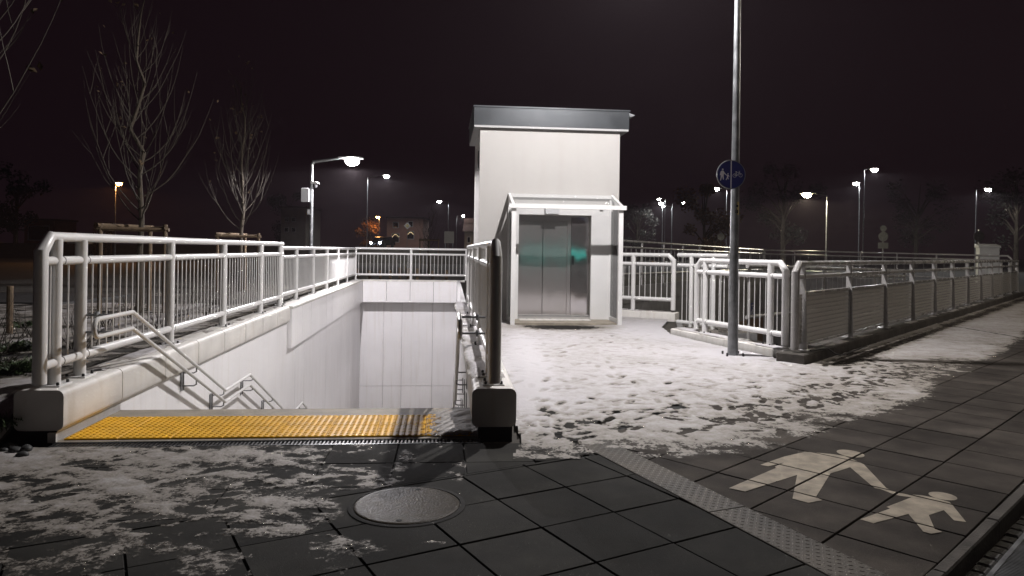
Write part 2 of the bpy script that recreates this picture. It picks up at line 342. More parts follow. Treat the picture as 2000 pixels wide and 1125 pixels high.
# ------------------------------------------------------------------ paving
PL0 = Vector((.66, 5.74, 0)); PLD = Vector((.395, -.919, 0)).normalized(); PLN = Vector((.919, .395, 0)).normalized()   # chequer plate axis
def Pl(k, w): p = PL0+PLD*k+PLN*w; return (p.x, p.y)
def bed(name, poly):
    o = MB().prism(poly, -.034, -.014).build(name, 'blackgap', smooth=False); return tag(o, kind='structure')
def lay(parent, org, ang, poly, lim, near, material, hmax=300, skip=None, pitch=.5):
    ca, sa = math.cos(ang), math.sin(ang); ps = []
    lines = [(poly[i], poly[(i+1)%len(poly)]) for i in range(len(poly))]
    if sum(poly[i][0]*poly[(i+1)%len(poly)][1]-poly[(i+1)%len(poly)][0]*poly[i][1] for i in range(len(poly))) < 0: lines = [(b_, a) for a, b_ in lines]
    rnd = random.Random(3)
    for i in range(lim[0], lim[1]):
        for j in range(lim[2], lim[3]):
            q = []
            for a, b_ in ((0,0),(1,0),(1,1),(0,1)):
                x = (i+a)*pitch + (.0055 if a == 0 else -.0055)+rnd.uniform(-.0012,.0012); y = (j+b_)*pitch + (.0055 if b_ == 0 else -.0055)+rnd.uniform(-.0012,.0012)
                q.append((org[0]+x*ca-y*sa, org[1]+x*sa+y*ca))
            for a, b_ in lines:
                if q: q = clip(q, a, b_)
            if len(q) > 2 and area(q) > .006:
                c = (sum(p[0] for p in q)/len(q), sum(p[1] for p in q)/len(q))
                if skip and skip(c): continue
                if c[1] > 1.2: ps.append((math.hypot(*c), q, c))
    ps.sort(key=lambda e: e[0]); far = MB(); kept = []
    for k, (d, q, c) in enumerate(ps):
        z = rnd.uniform(-.0022, .0012); tx, ty = rnd.uniform(-.004,.004), rnd.uniform(-.004,.004)
        mb = far if (k >= hmax or d > near) else MB()
        cc = (0,0) if mb is far else c
        s0 = len(mb.v); mb.prism([(p[0]-cc[0], p[1]-cc[1]) for p in q], -.013, z, .004)
        for i in range(s0, len(mb.v)):
            x, y, zz = mb.v[i]; mb.v[i] = (x, y, zz+((x+cc[0]-c[0])*tx+(y+cc[1]-c[1])*ty) if zz > -.01 else zz)
        kept.append(q)
        if mb is not far: mb.build('slab', material, parent, (c[0],c[1],0), False)
    if far.v: tag(far.build('slab_field', material, parent, smooth=False), kind='stuff')
    return kept
# right: cycle and foot path along the road
KX = Pl(2.72,.138)
pa = [Pl(-.1,.138), KX, tuple(Kp(40,-.004))[:2], tuple(Bp(27,-.03))[:2], tuple(Bp(0,-.06))[:2], (2.85,13.2)]
poly1 = pa
path = bed('cycle_path', poly1)
A1 = math.atan2(.697, .717)
org1 = gz(1632.5, 1042.4)
def convex_lay(parent, org, ang, polys, *a, **k):
    r_ = []
    for p in polys: r_ += lay(parent, org, ang, p, *a, **k)
    return r_
slabs1 = lay(path, (org1.x, org1.y), A1, [Pl(-.1,.138), KX, tuple(Kp(40,-.004))[:2], tuple(Bp(27,-.03))[:2], tuple(Bp(0,-.06))[:2]], (-8,60,-12,14), 16, 'slab', 270)
# middle: slabs at thirty degrees left of the plate
A2 = R(30); org2 = (.868, 3.757)
poly2 = [(-5.5,1.81), Pl(.30,-.138), Pl(2.78,-.138), tuple(Kp(-2.5,-.004))[:2], (-5.5,.2)]
mid = bed('pavement', poly2)
lay(mid, org2, A2, poly2, (-16,8,-14,14), 14, 'slabcool', 260)
# rows squared to the stairs
poly3 = [F2(-1.6,-.14), F2(4.02,-.14), Pl(.10,-.138), Pl(.298,-.138), (-5.5,1.813)]
row = bed('stair_forecourt', poly3)
lay(row, F2(.6,-.14), ANG, poly3, (-8,10,-9,1), 14, 'slabcool', 140)
poly4 = [F2(3.62,-.12), F2(4.0,-.12), (.62,5.86), (2.85,13.2), (2.4,15.6), F2(3.62,9.6)]
pz = bed('lift_forecourt', poly4)
lay(pz, F2(3.62,9.1), ANG, poly4, (0,9,-19,1), 20, 'slabcool', 120)

# chequer plate strips (two laid end to end)
def chequer(k0, k1, name, label):
    ro = thing(name, label, 'metal plate', (*Pl(k0,0),0), math.atan2(PLD.y, PLD.x), 'chequer plate strips between the paving fields')
    L = k1-k0; MB().bbox(.003, L-.003, -.134, .134, -.03, .004, .003).build('plate', 'chequer', ro, smooth=False)
    t = MB(); n1 = int(L/.034)
    for i in range(n1):
        for j in range(8):
            a = .785 if (i+j)%2 else -.785; cx = .02+i*.034; cy = -.119+j*.034; l_, w_ = .0125, .004
            c, s_ = math.cos(a), math.sin(a); P = [(l_,0),(0,w_),(-l_,0),(0,-w_)]
            t.add([(cx+x*c-y*s_, cy+x*s_+y*c, .004) for x,y in P]+[(cx+(x*c-y*s_)*.5, cy+(x*s_+y*c)*.5, .0062) for x,y in P], [(0,1,5,4),(1,2,6,5),(2,3,7,6),(3,0,4,7),(4,5,6,7)])
    tag(t.build('tread', 'tread', ro, smooth=False), kind='stuff')
chequer(0, 1.62, 'chequer_plate', 'weathered tread plate strip reaching up to the snow edge')
chequer(1.62, 2.75, 'chequer_plate', 'tread plate strip nearest the camera beside the painted figures')

# road edging: kerb stones, gutter setts, slotted drain
kb = thing('kerb', 'thin concrete kerb edging between the path and the road gutter', 'kerb', tuple(K0), math.atan2(KD.y, KD.x))
for i in range(-3, 22):
    MB().bbox(i+.004, i+.996, -.065, 0, -.4, .006+random.uniform(-.003,.003), .008).build('kerb_stone', 'kerbstone', kb, smooth=False)
gt = thing('gutter', 'wet stone gutter strip below the kerb', 'gutter', tuple(K0), math.atan2(KD.y, KD.x))
rr = random.Random(5); gtr = MB()
for i in range(-14, 60):
    for j in range(1):
        gtr.bbox(i*.12+rr.uniform(0,.006), i*.12+.112, -.148, -.07, -.2, -.085+rr.uniform(-.006,.006), .012)
tag(gtr.build('sett', 'asphalt', gt, smooth=False), kind='stuff')
dr = thing('drain_channel', 'galvanised slotted drain grating beside the road in the corner', 'drain', tuple(K0), math.atan2(KD.y, KD.x))
MB().box(-2, 8, -.37, -.15, -.2, -.11).build('trough', 'blackgap', dr, smooth=False)
MB().box(-2, 8, -.175, -.152, -.135, -.078).box(-2, 8, -.37, -.347, -.135, -.078).build('rim', 'galv', dr, smooth=False)
gb = MB()
for i in range(int(10/.021)): gb.box(-2+i*.021, -2+i*.021+.009, -.347, -.175, -.105, -.082)
tag(gb.build('grating', 'galv', dr, smooth=False), kind='stuff')

# painted parent-and-child symbol, laid slab by slab so the joints show through
def z7(p): q = gz(1400+p[0]/3.3333, 860+p[1]/3.3333); return (q.x, q.y)
def ell(c, e, hw):
    dx, dy = e[0]-c[0], e[1]-c[1]; L = math.hypot(dx,dy); return [(c[0]+dx*math.cos(a)-dy/L*hw*math.sin(a), c[1]+dy*math.cos(a)+dx/L*hw*math.sin(a)) for a in [i*math.pi/14 for i in range(28)]]
ADULT = [(283,162),(355,137),(440,108),(575,77),(640,82),(760,93),(830,105),(870,120),(955,157),(1105,315),(1180,345),(1160,358),(1060,318),(1030,315),(1010,300),(868,178),(740,218),(645,373),(688,393),(598,410),(493,383),(523,228),(185,336),(78,314),(385,183),(378,174),(440,147),(335,172)]
CHILD = [(1162,358),(1182,345),(1265,357),(1330,360),(1420,378),(1515,405),(1530,420),(1623,535),(1545,525),(1478,458),(1380,490),(1418,580),(1468,600),(1395,612),(1345,598),(1248,483),(1020,543),(932,518),(1128,448),(1105,437),(1268,374),(1190,364)]
def painted(parts, name, label, cat, group):
    ro = None
    mb = MB()
    for pts in parts:
        q = [z7(p) for p in pts]
        if sum(q[i][0]*q[(i+1)%len(q)][1]-q[(i+1)%len(q)][0]*q[i][1] for i in range(len(q))) < 0: q = q[::-1]
        tris = [[q[i] for i in t_] for t_ in tessellate_polygon([[Vector((x,y,0)) for x,y in q]])]
        for sl in slabs1:
            cx = sum(p[0] for p in sl)/len(sl); cy = sum(p[1] for p in sl)/len(sl)
            if math.hypot(cx-q[0][0], cy-q[0][1]) > 2.2: continue
            ss = [(cx+(p[0]-cx)*.985, cy+(p[1]-cy)*.985) for p in sl]
            if sum(ss[i][0]*ss[(i+1)%len(ss)][1]-ss[(i+1)%len(ss)][0]*ss[i][1] for i in range(len(ss))) < 0: ss = ss[::-1]
            for tri in tris:
                c = tri
                for i in range(len(ss)):
                    if len(c) > 2: c = clip(c, ss[i], ss[(i+1)%len(ss)])
                if len(c) > 2 and area(c) > 1e-6: mb.add([(x,y,.0035) for x,y in c], [tuple(range(len(c)))])
    for k, f in enumerate(mb.f):
        p = [mb.v[i] for i in f]
        if sum(p[i][0]*p[(i+1)%len(p)][1]-p[(i+1)%len(p)][0]*p[i][1] for i in range(len(p))) < 0: mb.f[k] = f[::-1]
    me = mb.mesh(name, 'paintmark', False)
    return tag(put(name, me), label, cat, group)
painted([ADULT, ell((871,89),(962,104),21)], 'painted_figure', 'large white painted adult figure on the paving', 'road marking', 'painted pedestrian symbol')
painted([CHILD, ell((1472,366),(1566,383),23)], 'painted_figure', 'small white painted child figure holding the adult by the hand', 'road marking', 'painted pedestrian symbol')

# manhole cover
mc = gz(795, 987)
mh = thing('manhole_cover', 'round wet iron manhole cover in the dark paving', 'manhole cover', (mc.x, mc.y, 0))
MB().lathe([(.345,-.02),(.345,.004),(.335,.006),(.318,.006),(.316,.002)], n_=48).build('frame', 'darkconcrete', mh)
MB().lathe([(.31,-.02),(.31,.005),(.304,.009),(.29,.009),(.0,.009)], n_=48).build('cover', 'ironcover', mh)
for a in (1.45, -1.6): MB().lathe([(.017,.006),(.017,.0102),(.016,.0104)], (.26*math.cos(a), .26*math.sin(a), 0), 12).build('lifting_hole', 'blackgap', mh)

# ------------------------------------------------------------------ stairs
ST = thing('staircase', 'concrete staircase going down into the underpass with yellow tactile strip', 'stairs', tuple(O), ANG)
MB().box(0, WID, .0, 1.1, -.30, .006).build('landing', 'concrete', ST, smooth=False)
RISE, TREAD = .156, .35
def flight(t0, z0, n_=8):
    for i in range(n_):
        MB().bbox(0, WID+.12, t0+i*TREAD, t0+(i+1)*TREAD, z0-(i+1)*RISE-.35, z0-(i+1)*RISE+.0, .01).build('step', 'concrete', ST, smooth=False)
    return t0+n_*TREAD, z0-n_*RISE
t, z = flight(1.1, 0); MB().box(0, WID, t+.001, t+1.17, z-.3, z-.002).build('landing', 'concrete', ST, smooth=False)
t, z = flight(t+1.17, z); MB().box(0, WID, t+.001, t+1.17, z-.3, z-.002).build('landing', 'concrete', ST, smooth=False)
t, z = flight(t+1.17, z, 12); MB().box(0, WID, t+.001, TB+.5, z-.3, z-.002).build('floor', 'concrete', ST, smooth=False)
ZF = z
# tactile tiles: studs as geometry
def tactile_mesh(w, d):
    mb = MB().bbox(.002, w-.002, .002, d-.002, 0, .012, .003); nx = int(round(w/.05)); ny = int(round(d/.05))
    for i in range(nx):
        for j in range(ny):
            cx = (i+.5)*w/nx; cy = (j+.5)*d/ny; v = []; n_ = 8
            for r_, zz in ((.0165,.0119),(.0135,.0165),(.009,.0175)):
                v += [(cx+r_*math.cos(2*math.pi*k/n_), cy+r_*math.sin(2*math.pi*k/n_), zz) for k in range(n_)]
            f = [(q*n_+k, q*n_+(k+1)%n_, (q+1)*n_+(k+1)%n_, (q+1)*n_+k) for q in range(2) for k in range(n_)]+[tuple(range(2*n_,3*n_))]
            mb.add(v, f)
    return mb.mesh('tactile_tile', 'yellow', True, 30)
tw = (WID-.06)/8; tm = tactile_mesh(tw, .36)
for i in range(8):
    for j in range(2): put('tactile_tile', tm, ST, (.03+i*tw, .05+j*.365, .006))
# drain grille in front of the first step
DG = thing('drain_channel', 'narrow black drain grille along the top of the stairs', 'drain', tuple(F(0,0)), ANG)
MB().box(-.02, WID+.02, -.125, -.005, -.05, -.016).build('trough', 'blackgap', DG, smooth=False)
MB().box(-.02, WID+.02, -.128, -.118, -.05, .001).box(-.02, WID+.02, -.012, -.003, -.05, .003).build('rim', 'galv', DG, smooth=False)
gb = MB()
for i in range(int(WID/.03)): gb.box(i*.03, i*.03+.014, -.118, -.012, -.02, -.001)
tag(gb.build('grating', 'bolt', DG, smooth=False), kind='stuff')

# ------------------------------------------------------------------ stair walls
def capprof(s0, s1, z0, z1, r_=.05, round_l=True):
    p = []
    for cx, cz, a0 in ((s1-r_, z0+r_, -90), (s1-r_, z1-r_, 0), (s0+r_, z1-r_, 90), (s0+r_, z0+r_, 180)):
        for k in range(5): a = R(a0+k*22.5); p.append((cx+r_*math.cos(a), cz+r_*math.sin(a)))
    return p
def cap_run(parent, s0, s1, t0, t1, z0, z1, step=1.0, name='cap_block', material='cap', r_=.05):
    n_ = max(1, round((t1-t0)/step)); d = (t1-t0)/n_; pr = capprof(s0, s1, z0, z1, r_)
    for i in range(n_):
        g_ = .0055; MB().extr(pr[::-1], t0+i*d+g_, t0+(i+1)*d-g_).build(name, material, parent)
WL = thing('stair_wall', 'white retaining wall left of the stairs with rounded cap blocks', 'wall', tuple(O), ANG)
cap_run(WL, -.31, .05, .0, 8.15, .09, CAPZ)
MB().box(-.28, -.004, .02, 8.15, -1.2, .1).build('base', 'darkconcrete', WL, smooth=False)
MB().box(-.02, .0, .025, 8.15, -5.0, .12).build('wall_face', 'panel', WL, smooth=False)
MB().box(-.06, -.0, .0, 1.1, .0, .075).build('upstand', 'cap', WL, smooth=False)
WL2 = thing('stair_wall', 'panelled white wall at the far left side of the stairwell', 'wall', tuple(O), ANG)
def panel_run(parent, s0, s1, t0, t1, z0, z1, step, axis='y', name='panel', material='panel'):
    n_ = max(1, round((t1-t0)/step)); d = (t1-t0)/n_
    for i in range(n_):
        a, b_ = t0+i*d+.006, t0+(i+1)*d-.006; k = random.uniform(-.002,.002)
        (MB().box(s0+k, s1+k, a, b_, z0, z1) if axis == 'y' else MB().box(a, b_, s0+k, s1+k, z0, z1)).build(name, material, parent, smooth=False)
panel_run(WL2, -.02, .085, 8.17, TB, -.40, CAPZ-.05, 1.0, name='band_panel')
MB().box(-.30, -.152, 8.16, TB+.1, -1.5, -.4).box(-.30, -.03, 8.16, TB+.1, -.40, CAPZ-.07).build('core', 'darkconcrete', WL2, smooth=False)
cap_run(WL2, -.31, .10, 8.17, TB+.1, CAPZ-.06, CAPZ, 1.0, r_=.02)
panel_run(WL2, -.15, -.035, 8.17, TB+.4, -5.0, -.405, 1.0)
WB = thing('stair_wall', 'white panelled back wall at the bottom of the stairwell', 'wall', tuple(O), ANG)
panel_run(WB, TB-.10, TB+.02, .09, WID+.22, -.40, CAPZ-.05, .8, 'x', 'band_panel')
cap_run_o = MB().box(.0, WID+.5, TB-.12, TB+.25, CAPZ-.055, CAPZ+.0).build('cap_block', 'cap', WB, smooth=False)
MB().box(-.14, WID+.3, TB+.021, TB+.40, -.398, CAPZ-.06).box(-.28, WID+.3, TB+.56, TB+.7, -5, CAPZ-.06).build('core', 'darkconcrete', WB, smooth=False)
for a, b_ in ((-.1,.80),(.80,1.46),(1.46,2.58),(2.58,3.50)):
    for z0, z1 in ((-5.0,-3.50),(-3.50,-.405)): MB().box(a+.005, b_-.005, TB+.42+random.uniform(0,.002), TB+.5, z0+.005, z1-.005).build('panel', 'panel', WB, smooth=False)
WR = thing('stair_wall', 'white retaining wall right of the stairs ending in a square block', 'wall', tuple(O), ANG)
cap_run(WR, WID-.05, WID+.31, .0, 9.5, .09, CAPZ)
MB().box(WID+.004, WID+.28, .02, 9.5, -1.2, .1).build('base', 'darkconcrete', WR, smooth=False)
MB().box(WID, WID+.02, .025, 9.55, -5.0, .12).build('wall_face', 'panel', WR, smooth=False)
panel_run(WR, WID, WID+.1, 9.56, TB+.4, -5.0, CAPZ, 1.0)

# ------------------------------------------------------------------ railings
_bars = {}
def barmesh(z0, z1, r_, material):
    k = (round(z0,3), round(z1,3), r_, material)
    if k not in _bars: _bars[k] = MB().tube([(0,0,z0),(0,0,z1)], r_, 6).mesh('baluster', material)
    return _bars[k]
def railing(name, label, org, ang, L, posts, base, pitch=.135, group=None, top=1.13, mid=.95, bot=.18, c0=True, c1=False, r_=.038, pr=.05, material='paint', bars=True, flat=False, plate=True, cat='railing', drop=0, pz=0.0):
    ro = thing(name, label, cat, (org[0], org[1], base), ang, group)
    ch = .12; pts = []
    if c0: pts += [(pr,0,.045),(pr,0,top-ch),(pr+ch,0,top)]
    else: pts += [(0,0,top)]
    if c1: pts += [(L-pr-ch,0,top-drop),(L-pr,0,top-drop-ch),(L-pr,0,.045-drop)]
    else: pts += [(L,0,top-drop)]
    sl = lambda x: -drop*x/L
    # end posts share the bend of the top rail
    if c0: MB().tube(pts[:3]+[(pr+ch+.02,0,top)], [pr,pr,r_+.004,r_+.003], 16).build('end_post', material, ro)
    if c1: MB().tube([(L-pr-ch-.02,0,top-drop)]+pts[-3:], [r_+.003,r_+.004,pr,pr], 16).build('end_post', material, ro)
    MB().tube([(pr+ch if c0 else 0,0,top), (L-pr-ch if c1 else L,0,top-drop)], r_, 16).build('top_rail', material, ro)
    x0 = pr if c0 else 0; x1 = L-pr if c1 else L
    if mid: MB().tube([(x0,0,mid),(x1,0,mid-drop)], r_*.95, 14).build('middle_rail', material, ro)
    if bot: MB().tube([(x0,0,bot),(x1,0,bot-drop)], r_*1.02, 14).build('bottom_rail', material, ro)
    for x in posts:
        if flat: p = MB().box(x-.012, x+.012, -.06, .045, pz, top-.03).build('post', material, ro, (0,0,sl(x)), False)
        else: p = MB().tube([(x,0,pz),(x,0,top-.02)], pr*.94, 16).build('post', material, ro, (0,0,sl(x)))
        if plate:
            MB().bbox(x-.10, x+.10, -.09, .09, pz, pz+.012, .002).build('base_plate', material, p, smooth=False)
            bo = MB()
            for sx_ in (-.075,.075):
                for sy_ in (-.065,.065): bo.lathe([(.012,.012),(.012,.03),(.008,.036)], (x+sx_, sy_, pz), 8)
            tag(bo.build('bolt', 'bolt', p), kind='stuff')
    if not plate: pass
    else:
        for x in posts:
            for zz, rr2, nm in ((mid, r_*.95, 'joint'), (bot, r_*1.02, 'joint')):
                if zz and x+.085 < x1-.1: MB().tube([(x+.080,0,zz+sl(x)),(x+.088,0,zz+sl(x))], rr2+.0022, 14).build('sleeve_joint', 'darkplastic', ro)
    if bars:
        bm_ = barmesh(bot, mid, .0085, material); x = x0+pitch
        while x < x1-.05:
            if all(abs(x-q) > pr+.02 for q in posts): put('baluster', bm_, ro, (x,0,sl(x)))
            x += pitch
    return ro
def Fa(s, t): p = F(s,t); return (p.x, p.y)
VA = ANG+R(90)
railing('railing', 'white tubular railing along the left stair wall, nearest the camera', Fa(-.13,-.04), VA, 8.30, [.26,.66,2.66,4.62,6.68,8.12], CAPZ, c0=True, top=1.175, mid=.985)
railing('railing', 'white railing along the far left side of the stairwell', Fa(-.22,8.5), VA, TB+.1-8.5, [.08,1.52,3.55,5.6,7.65,9.7], CAPZ, c0=False, top=1.10, mid=.92)
railing('railing', 'brightly lit white railing across the far end of the stairwell', Fa(-.22,TB+.08), ANG, 4.1, [.02,2.0,4.0], CAPZ, c0=False, top=1.12, mid=.93)
SWING = -.011
def swing(o):
    a = ANG+SWING; o.rotation_euler.z = a; p = F(WID,0); o.location = (p.x-WID*math.cos(a), p.y-WID*math.sin(a), o.location.z)
    return o
swing(WR)
railing('railing', 'railing on the right stair wall seen end-on, dark against the light', Fa(WID+.13,-.04), VA+SWING, 9.5, [.26,.66,2.66,4.7,6.75,8.8], CAPZ, c0=True, top=1.175, mid=.985)

# handrails of the stairs
def handrail(name, label, s, sw, t0):
    ro = thing(name, label, 'handrail', tuple(O), ANG); r_ = .019
    for nm, dz in (('upper_rail', .0), ('lower_rail', -.145)):
        p = [(s,t0,.92+dz),(s,.92,.92+dz)]; t_, z_ = .92, .92+dz
        for k in range(3):
            t_ += 2.8; z_ -= 1.248; p.append((s,t_,z_)); t_ += 1.17; p.append((s,t_,z_))
        MB().tube(p, r_, 10).build(nm, 'paint', ro)
    pts = [(s, t0-.07*math.sin(a), .8475+.0725*math.cos(a)) for a in [i*math.pi/8 for i in range(9)]]
    MB().tube(pts, r_, 10).build('end_loop', 'paint', ro)
    sg = 1 if sw > s else -1
    for t_, zt in ((2.62,.15),(3.65,-.31),(5.05,-.38),(6.3,-.95),(7.6,-1.52),(9.3,-1.73),(10.6,-2.3)):
        br = MB()
        for dz in (0,-.145): br.tube([(s,t_,zt+dz-.01),(s,t_,zt+dz-.05),(s+sg*.03,t_,zt+dz-.065),(sw-sg*.03,t_,zt+dz-.065)], .008, 6)
        br.tube([(sw-sg*.03,t_,zt-.03),(sw-sg*.03,t_,zt-.26)], .008, 6).box(min(sw,sw-sg*.012), max(sw,sw-sg*.012), t_-.03, t_+.03, zt-.27, zt-.05)
        br.build('bracket', 'galv', ro)
    if t0 < 1:
        sp = -.13 if sg < 0 else WID+.13
        for dz in (0,-.145): MB().tube([(s,.62,.92+dz),(s+(sp-s)*.5,.62,.92+dz),(s+(sp-s)*.52,.62,.92+dz),(s+(sp-s)*.6,.62,.92+dz),(s+(sp-s)*.62,.62,.92+dz),(sp-sg*.05,.62,.92+dz)], [.01,.01,.03,.03,.01,.01], 8).build('post_bracket', 'galv', ro)
    return ro
handrail('handrail', 'double white handrail stepping down the left stair wall', .17, .0, .28)
swing(handrail('handrail', 'double white handrail on the right stair wall, looped at its end', WID-.15, WID, .28))

# ------------------------------------------------------------------ lift tower
LT = thing('lift_tower', 'white rendered lift tower with dark flat roof and steel doors', 'lift tower', tuple(F(3.68,9.62)), ANG)
LW, LD, LH = 3.06, 2.43, 4.14
DX0, DX1, DZ0, DZ1 = .86, 2.44, .12, 2.29             # door opening
MB().box(0, DX0, 0, .25, 0, LH).box(DX1, LW, 0, .25, 0, LH).box(DX0, DX1, 0, .25, DZ1, LH).box(DX0, DX1, 0, .25, -.05, DZ0).build('front_wall', 'render_white', LT, smooth=False)
MB().box(.0, .25, .252, LD, -1, LH-.001).box(LW-.25, LW, .252, LD, -1, LH-.001).box(.252, LW-.252, LD-.25, LD, -1, LH-.001).build('side_wall', 'render_white', LT, smooth=False)
rf = MB().box(-.14, LW+.17, -.12, LD+.35, LH+.05, LH+.43).build('roof', 'fascia', LT, smooth=False)
MB().box(-.16, LW+.19, -.14, LD+.37, LH+.43, LH+.462).build('coping', 'fascia', rf, smooth=False)
MB().box(-.13, LW+.16, -.11, LD+.34, LH+.003, LH+.048).build('soffit', 'soffit', rf, smooth=False)
MB().add([(LW+.19,.1,LH+.46),(LW+.36,.1,LH+.40),(LW+.19,.1,LH+.33),(LW+.19,.6,LH+.46),(LW+.36,.6,LH+.40),(LW+.19,.6,LH+.33)], [(0,1,4,3),(1,2,5,4),(0,2,1),(3,4,5),(0,3,5,2)]).build('spout', 'galv', rf, smooth=False)
MB().box(-.02,-.001,.35,.75,3.3,3.7).build('vent', 'darkplastic', LT, smooth=False)
# doorway
MB().box(DX0, DX1, .17, .24, DZ1-.12, DZ1).box(DX0, DX0+.02, .10, .24, DZ0, DZ1-.12).build('door_frame', 'steel', LT, smooth=False)
pw = .535
for i in range(2): MB().bbox(DX0+.022+i*(pw+.010), DX0+.022+i*(pw+.010)+pw-.004, .20+.012*i, .235, DZ0, DZ1-.125, .002).build('door_panel', 'steel', LT, smooth=False)
MB().box(DX0+1.10, DX0+1.175, .165, .24, DZ0, DZ1-.122).build('door_jamb', 'steel', LT, smooth=False)
cp = MB().box(DX0+1.18, DX1-.003, .14, .24, DZ0, DZ1-.03).build('control_panel', 'steel2', LT, smooth=False)
MB().box(DX0+1.205, DX0+1.24, .130, .139, 1.22, 1.42).build('call_button', 'darkplastic', cp, smooth=False)
MB().box(DX0+.001, DX0+.012, .085, .099, 1.15, 1.35).build('key_switch', 'darkplastic', LT, smooth=False)
MB().box(DX0, DX1, .0, .24, DZ0-.02, DZ0-.001).build('door_sill', 'galv', LT, smooth=False)
# glazed porch
PX0, PX1, PY, PZF, PZR = .62, 2.93, -.92, 2.42, 2.74
po = thing('lift_porch', 'glazed white framed porch around the lift doors', 'porch', tuple(F(3.68,9.62)), ANG)
for x in (PX0, PX1-.09): MB().box(x, x+.09, PY, PY+.09, .0, PZF-.04).build('post', 'paint', po, smooth=False)
for x in (PX0, PX1-.09): MB().box(x, x+.07, -.075, -.004, .0, PZR-.1).build('rear_post', 'paint', po, smooth=False)
MB().box(PX0-.05, PX1+.05, PY-.06, PY+.04, PZF-.04, PZF+.045).build('front_beam', 'paint', po, smooth=False)
MB().box(PX0, PX1, -.07, -.003, PZR-.07, PZR+.0).build('wall_beam', 'paint', po, smooth=False)
for x in (PX0, PX1-.06): MB().add([(x,PY,PZF-.03),(x+.06,PY,PZF-.03),(x+.06,-.01,PZR-.06),(x,-.01,PZR-.06),(x,PY,PZF+.05),(x+.06,PY,PZF+.05),(x+.06,-.01,PZR+.015),(x,-.01,PZR+.015)], [(3,2,1,0),(4,5,6,7),(0,1,5,4),(1,2,6,5),(2,3,7,6),(3,0,4,7)]).build('rafter', 'paint', po, smooth=False)
MB().add([(PX0+.06,PY,PZF+.03),(PX1-.06,PY,PZF+.03),(PX1-.06,-.07,PZR-.01),(PX0+.06,-.07,PZR-.01),(PX0+.06,PY,PZF+.04),(PX1-.06,PY,PZF+.04),(PX1-.06,-.07,PZR),(PX0+.06,-.07,PZR)], [(3,2,1,0),(4,5,6,7),(0,1,5,4),(1,2,6,5),(2,3,7,6),(3,0,4,7)]).build('roof_pane', 'frost', po, smooth=False)
for x in (PX0+.035, PX1-.055):
    MB().box(x, x+.012, PY+.09, -.078, .12, PZF-.02).build('side_pane', 'glass', po, smooth=False)
    MB().box(x-.02, x+.03, PY+.09, -.078, .04, .12).build('side_rail', 'paint', po, smooth=False)
# white lining of the doorway wall and header
MB().box(DX1+.002, DX1+.42, -.06, -.004, .0, 2.30).box(DX0-.10, DX0-.002, -.06, -.004, .0, 2.30).box(DX0-.1, DX1+.42, -.06, -.004, 2.301, 2.54).build('lining', 'paint', po, smooth=False)
MB().box(1.42, 1.72, -.16, -.062, 2.32, 2.50).build('lamp_box', 'plastic', po, smooth=False)
MB().box(2.62, 2.69, -.12, -.062, 2.44, 2.52).build('sensor', 'darkplastic', po, smooth=False)
MB().box(PX0+.1, PX1-.1, PY+.02, -.002, -.02, .045).build('threshold', 'concrete', po, smooth=False)
for i in range(9): MB().bbox(DX0+.02+i*.17, DX0+.02+i*.17+.16, -.35, -.07, .045, .058, .004).build('tread_tile', 'cap', po, smooth=False)
bh = MB().lathe([(.28,-.01),(.28,.006),(.27,.009),(.0,.009)], n_=32).build('manhole_cover', 'tanwall', None, (*gz(1140,650)[:2],0)); tag(bh, 'rusty brown round cover in the paving before the lift', 'manhole cover')

# ------------------------------------------------------------------ cycle ramp cutting
RC = thing('ramp_wall', 'grey panelled retaining walls of the sunken cycle ramp', 'wall')
def wall_between(parent, a, b_, z0, z1, th=.12, step=1.2, name='panel', material='greywall', off=0.0):
    a = Vector((a[0],a[1],0)); b_ = Vector((b_[0],b_[1],0)); L = (b_-a).length; n_ = max(1, round(L/step)); an = math.atan2((b_-a).y, (b_-a).x)
    d = L/n_; me = MB().box(.005, d-.005, off-th, off, z0, z1).mesh(name, material, False)
    for i in range(n_): p = a+(b_-a)*(i/n_); put(name, me, parent, (p.x,p.y,random.uniform(-.003,.003)), an)
for i in range(len(PIT)):
    a, b_ = PIT[i], PIT[(i+1)%len(PIT)]
    if i in (3,):
        wall_between(RC, a, b_, -1.62, .48, step=2.0, off=-.02); wall_between(RC, a, b_, -4.2, -1.63, step=1.0, name='lower_panel', material='tanwall')
    else: wall_between(RC, a, b_, -4.2, .0 if i not in (2,) else .45, step=1.5)
fl = MB().prism(PIT, -4.3, -4.0).build('ramp_floor', 'asphalt', smooth=False); tag(fl, kind='structure')
# kerb upstands carrying the railings
def kerb_run(name, label, a, ang, L, w, z1, step=1.0, z0=-.03, material='kerbstone'):
    ro = thing(name, label, 'kerb', (a[0],a[1],0), ang); n_ = max(1, round(L/step)); d = L/n_
    me = MB().bbox(.003, d-.003, -w/2, w/2, z0, z1, .015).mesh('kerb_block', material, False)
    for i in range(n_): put('kerb_block', me, ro, (i*d,0,random.uniform(-.003,.002)))
    return ro
kerb_run('kerb', 'long grey concrete upstand under the perforated ramp railing', Bp(0,.19), BANG, 25.0, .38, .15, 1.25)
Aa, Ab = Vector((3.10,13.25,0)), Vector((4.17,10.25,0)); Ad = (Ab-Aa).normalized(); AANG = math.atan2(Ad.y, Ad.x)
kerb_run('kerb', 'snowy pale upstand under the short white railing by the pole', Aa, AANG, (Ab-Aa).length, .34, .13, .8, material='cap')
railing('railing', 'short white railing with thin bars beside the lamp pole', Aa+Ad*.52, AANG, 2.36, [.30,1.98], .13, c0=True, c1=True, top=1.26, mid=1.06, bot=.20, pitch=.13, r_=.042, pr=.053)
